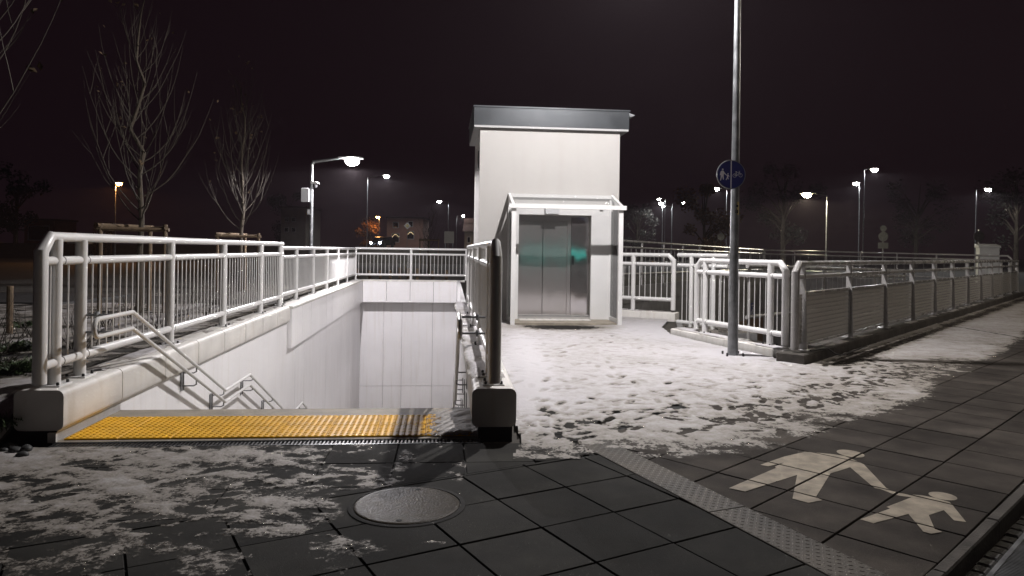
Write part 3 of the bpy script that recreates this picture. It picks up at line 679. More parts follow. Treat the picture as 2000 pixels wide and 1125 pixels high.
# perforated railing
def ramp_railing():
    ro = thing('railing', 'long railing with perforated panels and flat posts along the cycle path', 'railing', tuple(Bp(.12,.19,.15)), BANG)
    L = 24.8; top, mid = 1.24, 1.05
    MB().tube([(.055,0,.03),(.055,0,top-.13),(.185,0,top),(.205,0,top)], [.055,.055,.045,.044], 16).build('end_post', 'graypaint', ro)
    MB().tube([(.185,0,top),(L,0,top)], .042, 14).build('top_rail', 'graypaint', ro)
    MB().tube([(.055,0,mid),(L,0,mid)], .034, 12).build('middle_rail', 'graypaint', ro)
    pm = MB().add([(-.014,-.07,0),(.014,-.07,0),(.014,.05,0),(-.014,.05,0),(-.014,-.03,top-.04),(.014,-.03,top-.04),(.014,.05,top-.04),(-.014,.05,top-.04)], [(3,2,1,0),(4,5,6,7),(0,1,5,4),(1,2,6,5),(2,3,7,6),(3,0,4,7)]).box(-.01,.01,-.035,.035,.0,1.18).mesh('post', 'graypaint', False)
    bp_ = MB().bbox(-.09,.09,-.1,.1,0,.012,.002).mesh('base_plate','graypaint',False)
    xs = [.36+2.2*i for i in range(12)]
    for x in xs:
        if x < L: p = put('post', pm, ro, (x,0,0)); put('base_plate', bp_, p)
    pn = MB().box(.045,2.155,-.003,.003,.09,.80).mesh('perforated_panel', 'perforated', False)
    fr_ = MB().box(.03,2.17,-.018,.018,.80,.835).box(.03,2.17,-.018,.018,.06,.09).box(.03,.045,-.018,.018,.09,.80).box(2.155,2.17,-.018,.018,.09,.80).mesh('panel_frame', 'graypaint', False)
    for x in xs[:-1]: p = put('perforated_panel', pn, ro, (x,0,0)); put('panel_frame', fr_, p)
    MB().box(.10,.33,-.003,.003,.09,.80).build('perforated_panel', 'perforated', ro, smooth=False)
ramp_railing()
cb = MB().tube([Bp(.4,.05,.165),Bp(.9,-.02,.158),Bp(1.15,-.05,.06),Bp(1.3,-.09,.02),Bp(1.9,-.08,.015),Bp(2.8,-.06,.015)], .012, 6).build('cable', 'rubber'); tag(cb, 'black cable drooping over the upstand of the perforated railing', 'cable')
# beside the lift
F0, F1 = gz(1213,606,.18), gz(1336,612,.18)
fd = (Vector((3.72,16.35,0))-Vector((2.46,17.05,0))); FANG = math.atan2(fd.y, fd.x)
kerb_run('kerb', 'pale upstand under the white railing right of the lift', Vector((2.36,17.0,0)), FANG, 1.60, .32, .17, .8, material='cap')
railing('railing', 'white railing between the lift and the ramp landing', (2.36,17.0), FANG, 1.56, [.55], .17, c0=True, c1=True, top=1.29, mid=1.08, bot=.28, pitch=.13, r_=.045, pr=.055)
sl_ = MB().prism([(3.42,14.35),(5.02,14.6),(4.5,16.1),(3.8,16.15)], -3.9, -.10).build('ramp_landing', 'greywall', smooth=False); tag(sl_, kind='structure')
ss = MB().prism([(3.45,14.40),(4.98,14.63),(4.46,16.05),(3.82,16.1)], -.099, -.06, .03).build('snow_slab', 'snow', smooth=True); tag(ss, 'thin snow lying on the ramp landing behind the short railing', 'snow', kind='stuff')
ro = railing('railing', 'white tubular barrier with free rail ends behind the lamp pole', (3.62,15.6), math.atan2(-1.25,1.05), 1.25, [.35,.9], -.08, c0=False, c1=False, top=1.55, mid=1.33, bot=.10, pitch=.12, r_=.045)
RA = random.Random(2)
# far railings of the ramp
def far_rail(label, a, b_, zt0, zt1, step, hp=1.15):
    a = Vector((a[0],a[1],zt0-hp)); b_ = Vector((b_[0],b_[1],zt1-hp)); L = math.hypot(b_.x-a.x, b_.y-a.y)
    an = math.atan2(b_.y-a.y, b_.x-a.x); posts = [.1+i*step for i in range(int((L-.1)/step)+1)]
    return railing('railing', label, (a.x,a.y), an, L, posts, a.z, c0=False, c1=True, top=hp, mid=hp-.19, bot=.15, pitch=.4, material='graypaint', drop=a.z-b_.z, plate=False, pr=.035, r_=.038, pz=-.3)
far_rail('dark railing on the far side of the ramp, sloping away behind the lift', (3.02,20.95), (13.0,37.05), 1.86, 1.72, 2.0)
far_rail('dim railing across the far end of the ramp cutting', (13.0,37.1), tuple(Bp(25.1,.4))[:2], 1.72, 1.58, 1.6)
far_rail('low inner railing down on the cycle ramp behind the perforated panels', tuple(Bp(3.5,2.3))[:2], tuple(Bp(16,2.3))[:2], 1.28, 1.05, 2.2)
# blue sign on the far ramp wall
k = .85; bsx, bsy = 3.05+(13.0-3.05)*k, 20.9+(37.0-20.9)*k
wang = math.atan2(37.0-20.9, 13.0-3.05)
bs = thing('route_sign', 'square blue sign with white pictogram down on the ramp wall', 'sign', (bsx+.10, bsy-.06, -1.45), wang)
MB().box(-.3,.3,-.02,.0,-.02,.62).build('board', 'signblue', bs, smooth=False)
MB().box(-.22,-.06,-.025,-.0215,.10,.22).box(-.12,.04,-.025,-.0215,.20,.30).box(.10,.18,-.025,-.0215,.08,.34).box(.06,.22,-.025,-.0215,.34,.40).box(-.20,.16,-.025,-.0215,.46,.52).build('pictogram', 'signwhite', bs, smooth=False)

# ------------------------------------------------------------------ lamps
def lamp_light(parent, loc, col, w, size=172, rad=.07):
    ld = bpy.data.lights.new('lamp_light', 'SPOT'); ld.energy = w; ld.color = col; ld.spot_size = R(size); ld.spot_blend = .12; ld.shadow_soft_size = rad
    o = bpy.data.objects.new('lamp_light', ld); COL.objects.link(o); o.location = loc; o.parent = parent; return o
def street_lamp(label, base, head, col=(1,.97,.92), w=600, r0=.08, r1=.035, group='street lamps', glow='led', size=172, hs=1.0, name='street_lamp'):
    # base (x,y,z ground), head = world position of the luminaire
    base = Vector(base); head = Vector(head); ro = thing(name, label, 'street lamp', tuple(base), 0, group)
    h = head-base; flat = Vector((h.x,h.y,0)); top = Vector((0,0,h.z-.1*flat.length-.05))
    MB().tube([(0,0,0),(0,0,1.2),(0,0,top.z)], [r0*1.15,r0,r1], 12).build('pole', 'galv', ro)
    if flat.length > .25: MB().tube([top-Vector((0,0,.02)), top+Vector((flat.x*.04,flat.y*.04,.06)), Vector((h.x,h.y,h.z))-flat.normalized()*.25*hs], [r1,r1*.9,r1*.7], 8).build('arm', 'galv', ro)
    a = math.atan2(flat.y, flat.x) if flat.length > .01 else 0
    hm = MB(); prof = [(-.26,.0,.03,.03),(-.16,.0,.05,.035),(0,.0,.085,.04),(.13,.0,.08,.035),(.2,.0,.04,.02)]
    v = []; f = []
    for x,z_,w_,hh in prof: v += [(x*hs,-w_*hs,z_),(x*hs,w_*hs,z_),(x*hs,w_*.6*hs,z_+hh*hs),(x*hs,-w_*.6*hs,z_+hh*hs)]
    for i in range(len(prof)-1):
        for j in range(4): q = i*4; f.append((q+j,q+(j+1)%4,q+4+(j+1)%4,q+4+j))
    f += [(3,2,1,0),tuple(len(v)-4+j for j in range(4))]
    hd = hm.add(v,f).build('lamp_head', 'plastic', ro, (h.x,h.y,h.z)); hd.rotation_euler = (0,0,a)
    MB().lathe([(.02*hs,-.13*hs),(.08*hs,-.115*hs),(.125*hs,-.075*hs),(.135*hs,-.035*hs),(.11*hs,-.002)], n_=16).build('lens', glow, hd)  # lens swollen to a glowing bulb, its shape standing in for glare
    lamp_light(ro, (h.x,h.y,h.z-.13*hs-.085), col, w, size)
    return ro
# the pole in front of the lift: a lamp whose head is above the picture
pb = gz(1431, 697)
mp_ = street_lamp('tall steel lamp pole carrying the round blue sign, bolted into the snow', (pb.x,pb.y,0), (pb.x-1.4,pb.y+.12,6.7), (1,.962,.965), MAIN_W, .068, .04, hs=1.3, size=172, name='lamp_pole')
MB().bbox(-.14,.14,-.14,.14,0,.02,.004).build('base_plate', 'galv', mp_, smooth=False)
bo = MB()
for a in range(4): bo.lathe([(.016,0),(.016,.05),(.011,.055)], (.115*(1 if a%2 else -1), .115*(1 if a//2 else -1), .018), 8)
tag(bo.build('bolt', 'bolt', mp_), kind='stuff')
stq = MB()
for a0 in range(-3,4):
    pass
MB().add([(.0665*math.cos(R(a)), .0665*math.sin(R(a)), zz) for zz in (2.09,2.28) for a in (-80,-68,-56,-44)], [(0,1,5,4),(1,2,6,5),(2,3,7,6)]).build('sticker', 'sticker', mp_, smooth=False)
MB().box(-.002,.03,-.0685,-.067,2.20,2.235).box(-.012,.0,-.0685,-.067,2.11,2.16).box(.008,.03,-.0685,-.067,2.11,2.16).build('sticker_print', 'blackgap', mp_, smooth=False)
# round shared path sign
sc_ = gy(1428, 341, 10.43); k8 = 10.43/1400/8.656
sg = thing('traffic_sign', 'round blue sign with white walkers and bicycle on the lamp pole', 'traffic sign', tuple(sc_), R(2))
def disc(r_, y0, y1, n_=48): return MB().add([(r_*math.cos(2*math.pi*i/n_), y, r_*math.sin(2*math.pi*i/n_)) for y in (y0,y1) for i in range(n_)], [tuple(range(n_)), tuple(range(2*n_-1,n_-1,-1))]+[((i+1)%n_,i,n_+i,n_+(i+1)%n_) for i in range(n_)])
disc(.208,-.0,.004).build('disc', 'signblue', sg, smooth=False)
def ring(r0, r1, c, n_=40, y=-.003):
    return [(c[0]+r*math.cos(2*math.pi*i/n_), y, c[1]+r*math.sin(2*math.pi*i/n_)) for r in (r0,r1) for i in range(n_)], [(i,(i+1)%n_,n_+(i+1)%n_,n_+i) for i in range(n_)]
bdv = MB(); rp_ = [(.200,-.006),(.212,-.006),(.214,.012),(.206,.012),(.204,-.001)]
n_ = 48
bdv.add([(r*math.cos(2*math.pi*i/n_), y, r*math.sin(2*math.pi*i/n_)) for r,y in rp_ for i in range(n_)], [(q*n_+i,q*n_+(i+1)%n_,(q+1)*n_+(i+1)%n_,(q+1)*n_+i) for q in range(len(rp_)-1) for i in range(n_)])
bdv.build('rim', 'galv', sg)
MB().box(-.0075,.0055,-.004,-.0005,-.2,.2).build('divider', 'signwhite', sg, smooth=False)
def sp(p): return ((p[0]-372)*k8*.92, -(p[1]-398)*k8*.92)
def flatpoly(pts, y=-.003, th=.002):
    q = [sp(p) for p in pts]; return q
def picto(name, polys):
    mb = MB()
    for q in polys:
        if sum(q[i][0]*q[(i+1)%len(q)][1]-q[(i+1)%len(q)][0]*q[i][1] for i in range(len(q))) < 0: q = q[::-1]
        mb.add([(x,-.003,z_) for x,z_ in q], [tuple(t_) for t_ in tessellate_polygon([[Vector((x,0,z_)) for x,z_ in q]])])
    me = mb.mesh(name, 'signwhite', False); put(name, me, sg)
circ = lambda c, r_: [sp((c[0]+r_*math.cos(2*math.pi*i/14), c[1]+r_*math.sin(2*math.pi*i/14))) for i in range(14)]
picto('walkers', [circ((213,305),16), flatpoly([(195,328),(228,328),(245,360),(283,403),(275,413),(235,377),(232,430),(237,492),(220,492),(205,432),(183,511),(166,508),(180,430),(178,408),(163,418),(165,385),(172,350)]),
    circ((313,385),11), flatpoly([(298,402),(323,402),(340,437),(331,441),(319,421),(318,452),(326,486),(311,486),(305,462),(283,501),(271,497),(294,450),(296,416),(278,413),(278,404)])])
def seg(a, b_, w=4.2):
    d = Vector((b_[0]-a[0], b_[1]-a[1])).normalized(); q = Vector((-d.y,d.x))*w/1; return [sp((a[0]+q.x/2,a[1]+q.y/2)), sp((b_[0]+q.x/2,b_[1]+q.y/2)), sp((b_[0]-q.x/2,b_[1]-q.y/2)), sp((a[0]-q.x/2,a[1]-q.y/2))]
bk = MB()
for c in ((435,415),(545,408)):
    cc = sp(c); v, f = ring(29*k8*.92, 35*k8*.92, cc, 28); bk.add(v, [q[::-1] for q in f])
for q in (seg((435,415),(465,360),6), seg((465,360),(482,414),6), seg((482,414),(435,415),6), seg((467,364),(527,357),6), seg((527,357),(482,414),6), seg((545,408),(525,333),6), seg((525,335),(508,330),6), seg((448,346),(482,342),9), seg((465,360),(462,344),5)):
    bk.add([(x,-.0035,z_) for x,z_ in q], [(0,1,2,3)])
bk.build('bicycle', 'signwhite', sg, smooth=False)
MB().box(-.03,.05,.012,.03,-.12,-.09).box(-.03,.05,.012,.03,.09,.12).build('clamp', 'galv', sg, smooth=False)

# lamp with camera at the stairwell
h1 = gy(688, 310, 20.0); p1 = gy(607, 480, 20.0)
l1 = street_lamp('grey lamp post with security camera and box, bent arm over the stairwell', (p1.x,p1.y,.2), tuple(h1), (1,.955,.985), LAMP_W, .062, .045, size=174, hs=1.5)
def at1(x, y): q = gy(x, y, 20.0); return q-Vector((p1.x,p1.y,.2))
q = at1(598,381); MB().bbox(q.x-.11,q.x+.10,-.10,.10,q.z-.19,q.z+.19,.01).build('cabinet', 'plastic', l1, smooth=False)
q = at1(606,414); MB().box(q.x-.07,q.x+.02,-.05,.05,q.z-.07,q.z+.07).build('junction_box', 'plastic', l1, smooth=False)
q = at1(615,359); MB().add([(q.x-.10,-.08,q.z+.07),(q.x+.05,-.08,q.z+.06),(q.x+.13,-.05,q.z+.0),(q.x-.10,-.06,q.z+.0),(q.x-.10,.08,q.z+.07),(q.x+.05,.08,q.z+.06),(q.x+.13,.05,q.z+.0),(q.x-.10,.06,q.z+.0)], [(3,2,1,0),(4,5,6,7),(0,1,5,4),(1,2,6,5),(2,3,7,6),(3,0,4,7)]).build('camera_hood', 'paint', l1, smooth=False)
MB().lathe([(.02,-.12),(.05,-.11),(.07,-.07),(.07,.0)], (q.x+.0,0,q.z), 14).build('camera_dome', 'darkplastic', l1)
MB().tube([(0,0,q.z+.02),(q.x-.05,0,q.z+.02)], .02, 8).build('camera_bracket', 'plastic', l1)
# street lamps further off: (label, head px, pole px, distance, colour, watts)
FAR = [('white street lamp beyond the stairwell lamp, right of it', (755,343), 716, 75, 'led', 900),
 ('small far white street lamp just left of the lift tower', (858,393), 875, 112, 'led', 700),
 ('tiny distant street lamp nearest the lift tower edge', (905,421), 891, 150, 'led', 400),
 ('orange street lamp in front of the pink house', (738,423), 740, 100, 'sodium', 260),
 ('orange street lamp behind the largest bare tree', (232,357), 224, 60, 'sodium', 500),
 ('far white street lamp, uppermost of the cluster right of the lift', (1287,388), 1298, 120, 'led', 500),
 ('brightest of the clustered street lamps right of the lift', (1291,396), 1293, 95, 'led', 900),
 ('lowest lamp of the cluster right of the lift', (1295,402), 1311, 130, 'led', 400),
 ('tiny distant street lamp between the lift and the sign pole', (1334,395), 1312, 128, 'led', 300),
 ('white street lamp just left of the round blue sign', (1400,368), 1418, 80, 'led', 500),
 ('bright yellowish lamp with bent arm above the ramp', (1576,378), 1614, 42, 'ledwarm', 900),
 ('lower of the two tall lamps right of the yellowish lamp', (1672,357), 1677, 78, 'led', 500),
 ('upper of the two tall lamps right of the yellowish lamp', (1708,330), 1686, 65, 'led', 600),
 ('rightmost distant street lamp near the cabinet', (1930,369), 1905, 75, 'led', 600)]
CL = {'led': (.95,.98,1.0), 'sodium': (1,.45,.14), 'ledwarm': (1,.90,.66)}
for lab, hpx, px, Y, k, w in FAR:
    h = gy(*hpx, Y); b_ = gy(px, 480, Y); street_lamp(lab, (b_.x, b_.y, -.03), tuple(h), CL[k], w*2.2, .06, .032, glow=k, hs=2.0 if Y > 60 else 1.9)
# road lamps outside the picture that light the path (poles on the verge)
street_lamp('tall road lamp beside the path out of view on the right', (20.6,15.5,-.2), (18.6,16.4,9.0), (1,.90,.76), 1400, .09, .04, hs=1.3)
street_lamp('tall road lamp over the road nearest the viewer', (12.6,5.6,-.2), (10.6,6.4,9.0), (1,.84,.64), SIDE_W, .09, .04, hs=1.3)
# glowing teal board, added out of view for its reflection in the lift doors
tsn = thing('added_glow_board', 'added unseen teal glowing board, there for its reflection in the lift doors', 'sign', (11.3,-25,-.13))
MB().box(-3.2,3.2,-.1,.1,1.12,1.80).build('glow_panel', 'teal', tsn, smooth=False)
for x in (-2.5,2.5): MB().box(x-.06,x+.06,-.05,.05,0,1.12).build('leg', 'galv', tsn, smooth=False)

# ------------------------------------------------------------------ snow
def heightfield(name, label, x0, x1, y0, y1, step, hfun, mask=None, zoff=0.0, base=None, zs=.5, full=.042):
    nx = int((x1-x0)/step)+1; ny = int((y1-y0)/step)+1
    X, Y = np.meshgrid(np.linspace(x0,x1,nx), np.linspace(y0,y1,ny)); H = hfun(X, Y)
    keep = H > -.010
    if mask is not None: keep &= mask(X, Y)
    c = keep[:-1,:-1] | keep[1:,:-1] | keep[:-1,1:] | keep[1:,1:]
    if mask is not None: m_ = mask(X, Y); c &= m_[:-1,:-1] & m_[1:,:-1] & m_[:-1,1:] & m_[1:,1:]
    jj, ii = np.nonzero(c); q = np.stack([jj*nx+ii, jj*nx+ii+1, (jj+1)*nx+ii+1, (jj+1)*nx+ii], 1)
    used, inv = np.unique(q, return_inverse=True); q = inv.reshape(q.shape)
    Z = np.where(H > 0, H*zs, np.maximum(H, -.006)*.5) + .0035 + zoff + (base(X,Y) if base is not None else 0)
    co = np.stack([X.ravel(), Y.ravel(), Z.ravel()], 1)[used]
    me = bpy.data.meshes.new(name); me.vertices.add(len(co)); me.vertices.foreach_set('co', co.astype(np.float32).ravel())
    me.loops.add(q.size); me.loops.foreach_set('vertex_index', q.ravel().astype(np.int32))
    me.polygons.add(len(q)); me.polygons.foreach_set('loop_start', np.arange(0,q.size,4,dtype=np.int32)); me.polygons.foreach_set('loop_total', np.full(len(q),4,np.int32))
    me.polygons.foreach_set('use_smooth', np.ones(len(q),bool)); me.update(calc_edges=True)
    at = me.attributes.new('thick', 'FLOAT', 'POINT'); at.data.foreach_set('value', np.clip(H.ravel()[used]/full, -.3, 1).astype(np.float32))
    me.materials.append(MT['snow']); o = put(name, me); return tag(o, label, 'snow', kind='stuff')
def stamps(n_, gen, seed):
    r_ = random.Random(seed); return [gen(r_) for _ in range(n_)]
def stamp(H, X, Y, lst, depth, x0, y0, step):
    ny, nx = X.shape
    for (cx, cy, a, L, w, k) in lst:
        i0 = max(0,int((cx-.25-x0)/step)); i1 = min(nx,int((cx+.25-x0)/step)+1); j0 = max(0,int((cy-.25-y0)/step)); j1 = min(ny,int((cy+.25-y0)/step)+1)
        if i1 <= i0 or j1 <= j0: continue
        x = X[j0:j1,i0:i1]-cx; y = Y[j0:j1,i0:i1]-cy; u_ = x*math.cos(a)+y*math.sin(a); v_ = -x*math.sin(a)+y*math.cos(a)
        ww = w*(1-.22*np.exp(-((u_+.02)/.05)**2)); d = np.sqrt((u_/L)**2+(v_/ww)**2)
        H[j0:j1,i0:i1] += -depth*k*(1-smooth(d,.75,1.05)) + depth*.22*k*np.exp(-((d-1.18)/.16)**2)
# the lift forecourt
EDGE = [(-.2,5.45),(.06,5.62),(.52,5.70),(1.0,5.86),(1.48,5.98),(1.94,6.25),(2.73,6.75),(3.94,7.85),(5.1,9.05),(7.5,11.75),(10.9,15.7),(20,26.5)]
ex = np.array([p[0] for p in EDGE]); ey = np.array([p[1] for p in EDGE])
def plaza_mask(X, Y):
    poly = [F2(3.56,-.10), (.0,5.2), (2.5,5.4), (11.5,14.5), (21,25), tuple(Bp(24.5,-.01))[:2], tuple(Bp(0,-.01))[:2], (3.86,10.3), (2.93,13.1), (3.0,14.2), (3.55,16.1), (2.45,16.85), F2(6.8,9.62), F2(3.56,9.62)]
    return inside(X, Y, poly)
def plaza_h(X, Y):
    d = (Y-np.interp(X, ex, ey))*.72                                   # metres inside the trodden edge
    n1 = fbm(X*1.1, Y*1.1, 5, 1); n2 = fbm(X*5.5+Y*1.2, Y*7.5, 4, 5); n3 = fbm(X*16, Y*16, 3, 9)
    deep = smooth(d, -.5, 1.7); H_out = smooth(-d, .25, .8)
    H = .004 + deep*.026 + (n1-.5)*.030*(1-.5*deep) + (n2-.5)*.024*(1-.25*deep) + (n3-.5)*.016
    H -= H_out*.030
    # worn strip beside the perforated railing
    kb_ = (X-B0.x)*BN.x+(Y-B0.y)*BN.y; ka = (X-B0.x)*BD.x+(Y-B0.y)*BD.y
    H -= .030*np.exp(-((kb_+.28)/.26)**2)*(ka > -.2)*smooth(ka,-.2,.8)
    H += .010*smooth(ka,1.0,5.0)*np.exp(-((kb_+1.45)/.85)**2)
    # swept ground before the lift doors
    c = F(5.3, 8.35); H -= .050*np.exp(-(((X-c.x)/1.05)**2+((Y-c.y)/.55)**2))
    # drifts: by the pole, by the lift railing
    H += .055*np.exp(-(((X-2.95)/.7)**2+((Y-13.9)/1.1)**2)) + .03*np.exp(-(((X-3.45)/.45)**2+((Y-10.75)/.4)**2))+ .03*np.exp(-(((X-.2)/.25)**2+((Y-9.5)/3)**2))
    gx, gy_ = X[0], Y[:,0]; st = gx[1]-gx[0]
    def gen(r_):
        if r_.random() < .55: t_ = r_.random(); x = .1+t_*5.5; y = np.interp(x, ex, ey)+abs(r_.gauss(0,1.1))+.05
        else: x = r_.uniform(-.2,3.0); y = r_.uniform(6,14)
        return (x, y, r_.gauss(1.2,.7) if r_.random()<.7 else r_.uniform(0,3.1), r_.uniform(.12,.155), r_.uniform(.042,.058), r_.uniform(.5,1.15))
    lst = stamps(560, gen, 4)
    for (px,py) in ((1065,747),(1010,750),(1095,790),(1230,787),(1215,738),(1320,795),(1235,775),(1100,690),(1305,750),(1190,820),(1062,765),(1062,785),(1063,800)): g_ = gz(px,py); lst.append((g_.x,g_.y,1.2,.14,.055,1.6))
    stamp(H, X, Y, lst, .015, gx[0], gy_[0], st)
    return H
heightfield('snow_cover', 'trodden snow full of footprints in front of the lift', -.3, 9.6, 5.2, 17.2, .022, plaza_h, plaza_mask)
def strip_mask(X, Y): return plaza_mask(X, Y) & (X > 9.6)
heightfield('snow_cover', 'strip of snow along the ramp railing further up the path', 9.6, 20.5, 13, 29, .06, lambda X,Y: plaza_h(X,Y), strip_mask)
# slush in front of the stairs
def left_h(X, Y):
    n1 = fbm(X*1.3+5, Y*1.3, 4, 21); n2 = fbm(X*4.0+Y*1.5, Y*6.5, 5, 25); n3 = fbm(X*18, Y*18, 3, 29)
    s_ = (X-O.x)*U.x+(Y-O.y)*U.y; t_ = (X-O.x)*V.x+(Y-O.y)*V.y
    m_ = smooth(t_, -2.6, -1.0)*.8+.2; m_ = m_*(1-smooth(s_, 1.9+.5*(n1-.5), 3.0)); m_ *= .55+.45*smooth(-t_,.0,.35)
    H = -.016+.026*m_ + (n1-.5)*.036*(.4+.6*m_) + (n2-.5)*.050 + (n3-.5)*.026
    H += .02*smooth(-X, 2.9, 3.8)*smooth(Y,4.3,4.9)
    lst = stamps(70, lambda r_: (r_.uniform(-3.2,-.9), r_.uniform(3.6,5.3), r_.uniform(-.4,1.0), r_.uniform(.12,.15), r_.uniform(.042,.055), r_.uniform(.5,1)), 11)
    H -= .12*((X-mc.x)**2+(Y-mc.y)**2 < .37**2)
    stamp(H, X, Y, lst, .016, X[0,0], Y[0,0], X[0,1]-X[0,0]); return H
heightfield('snow_cover', 'patchy slush and ice on the paving before the stairs', -4.8, -.3, 2.6, 5.75, .013, left_h, lambda X,Y: inside(X,Y,[F2(-1.5,-.14),F2(3.2,-.14),(-.2,2.6),(-4.8,2.6)]), zs=.22, full=.072)
# heap of frozen snow at the right end of the first step
def heap_h(X, Y):
    s_ = (X-O.x)*U.x+(Y-O.y)*U.y; t_ = (X-O.x)*V.x+(Y-O.y)*V.y
    return -.02+.085*smooth(s_,2.72,3.15)*(.6+.8*fbm(X*9,Y*9,3,41))*smooth(t_,-.02,.06)*(1-smooth(t_,.8,1.1)) + (fbm(X*22,Y*22,3,44)-.5)*.02
heightfield('snow_heap', 'lump of dirty ice on the yellow strip against the right block', -.85, -.2, 5.6, 6.9, .011, heap_h, lambda X,Y: inside(X,Y,[F2(2.5,-.005),F2(WID,-.005),F2(WID,1.08),F2(2.5,1.08)]), .02, full=.16)
# thin snow lying on caps and kerbs
def ledge_snow(name, label, org, ang, L, w, z, seed, amt=.0):
    st = .02; nx = int(L/st); ny = max(3,int(w/st)); X, Y = np.meshgrid(np.linspace(0,L,nx+1), np.linspace(-w/2,w/2,ny+1))
    H = (fbm(X*3+seed*7, Y*6, 5, seed)-.5)*.05+amt - .02*smooth(np.abs(Y)/w*2,.6,1)
    keep = H > -.003; c = keep[:-1,:-1]|keep[1:,:-1]|keep[:-1,1:]|keep[1:,1:]; jj, ii = np.nonzero(c)
    mb = MB(); me = bpy.data.meshes.new(name); n1 = nx+1
    q = np.stack([jj*n1+ii, jj*n1+ii+1, (jj+1)*n1+ii+1, (jj+1)*n1+ii],1); used, inv = np.unique(q, return_inverse=True); q = inv.reshape(q.shape)
    co = np.stack([X.ravel(),Y.ravel(),np.maximum(H,-.004).ravel()],1)[used]
    me.from_pydata(co.tolist(), [], q.tolist()); me.polygons.foreach_set('use_smooth',[True]*len(q))
    at = me.attributes.new('thick','FLOAT','POINT'); at.data.foreach_set('value', np.clip(H.ravel()[used]/.02+.25,0,1).astype(np.float32)); me.materials.append(MT['snow'])
    o = put(name, me, None, (org[0],org[1],z), ang); return tag(o, label, 'snow', kind='stuff')
ledge_snow('snow_cover', 'thin snow along the cap of the left stair wall', Fa(-.17,.9), VA, 7.2, .26, CAPZ+.001, 51, .002)
ledge_snow('snow_cover', 'icy snow along the cap of the right stair wall', Fa(WID+.10,.5), VA, 9.0, .32, CAPZ+.001, 53, .012)
ledge_snow('snow_cover', 'snow grains on the upstand of the perforated railing', Bp(.1,.10), BANG, 20, .2, .151, 55, -.004)
ledge_snow('snow_cover', 'snow lying on the pale upstand by the pole', Aa+Ad*.05, AANG, 3.1, .33, .131, 57, .012)
ledge_snow('snow_cover', 'snow on the upstand right of the lift', (2.4,16.98), FANG, 1.5, .3, .171, 59, .01)

# ------------------------------------------------------------------ planting bed on the left
def bed_z(X, Y):
    t_ = (X-O.x)*V.x+(Y-O.y)*V.y; s_ = (X-O.x)*U.x+(Y-O.y)*U.y
    return .36*smooth(t_, -.3, .45)*smooth(-s_,.2,.3)+.05*(fbm(X*.6,Y*.6,3,61)-.5)
def bedmesh():
    X, Y = np.meshgrid(np.linspace(-16,-3.2,90), np.linspace(4.6,34,200)); Z = bed_z(X,Y)-.01
    ok = inside(X,Y,[F2(-12,-.35),F2(-.30,-.35),F2(-.30,27),F2(-12,27)]) 
    nx = 90; c = ok[:-1,:-1]&ok[1:,:-1]&ok[:-1,1:]&ok[1:,1:]; jj, ii = np.nonzero(c)
    me = bpy.data.meshes.new('planting_bed'); me.from_pydata(np.stack([X.ravel(),Y.ravel(),Z.ravel()],1).tolist(), [], np.stack([jj*nx+ii,jj*nx+ii+1,(jj+1)*nx+ii+1,(jj+1)*nx+ii],1).tolist())
    me.polygons.foreach_set('use_smooth',[True]*len(me.polygons)); me.materials.append(MT['soil']); tag(put('planting_bed', me), kind='structure')
bedmesh()
def bed_h(X, Y):
    return .004+.055*(fbm(X*.9,Y*.9,4,63)-.35)+.05*(fbm(X*5,Y*5,4,66)-.5)+.012*(fbm(X*20,Y*20,2,69)-.5)
heightfield('snow_cover', 'patchy snow on the planting bed left of the stairs', -11.5, -3.5, 4.9, 14.5, .035, bed_h, lambda X,Y: inside(X,Y,[F2(-8,-.3),F2(-.31,-.3),F2(-.31,9),F2(-8,9)]), .0, bed_z)
heightfield('snow_cover', 'patchy snow on the ground beyond the far left railing', -15, -4, 14.5, 34, .09, lambda X,Y: bed_h(X,Y)-.028, lambda X,Y: inside(X,Y,[F2(-10,9),F2(-.34,9),F2(-.34,20.65),F2(3.6,20.65),F2(3.6,27),F2(-10,27)]), .0, bed_z)
st_ = MB().prism([(-40,12.6),(-8.6,13.6),(-8.6,16.2),(-40,15.2)], .02, .40).build('street', 'asphalt', smooth=False); tag(st_, kind='structure')
# evergreen ground shrubs in the bed: arching sprays
def juniper(label, x, y, r_, n_, seed):
    q = random.Random(seed); mb = MB(); z0 = float(bed_z(np.array([x]),np.array([y]))[0])
    for i in range(n_):
        a = q.uniform(0,6.28); L = r_*q.uniform(.45,1); e = q.uniform(.15,.75); p = Vector((0,0,0)); d = Vector((math.cos(a)*math.cos(e), math.sin(a)*math.cos(e), math.sin(e)))
        for k in range(9):
            p2 = p+d*L/9; d = (d+Vector((0,0,-.09))).normalized(); side = Vector((-d.y,d.x,0)).normalized()
            for sg_ in (-1,1):
                w_ = L*.16*(1-k/11); tip = p+d*w_*.9+side*sg_*w_+Vector((0,0,q.uniform(-.01,.03))); mb.add([p-d*.008,p+d*.012,tip],[(0,1,2)])
                mb.add([p+d*L/18,p+d*(L/18+.012),p+d*w_*.8+Vector((0,0,w_*sg_*.7))],[(0,1,2)])
            p = p2
    o = mb.build('juniper', 'leafgreen', None, (x,y,z0+.01), False); return tag(o, label, 'shrub', 'low shrubs in the planting bed')
for i, (px, py, rr_) in enumerate(((12,755,.42),(48,748,.34),(15,705,.28),(62,700,.26),(8,800,.3),(40,655,.22))):
    g_ = gz(px,py,.25); juniper(['spreading green juniper at the left edge beside the wall block','green juniper touching the left wall block','small dark juniper behind the first at the left edge','small juniper just left of the railing end post','juniper sprays lowest at the left edge','tiny juniper by the wooden post'][i], g_.x, g_.y, rr_, 60, 70+i)
rs = random.Random(9)
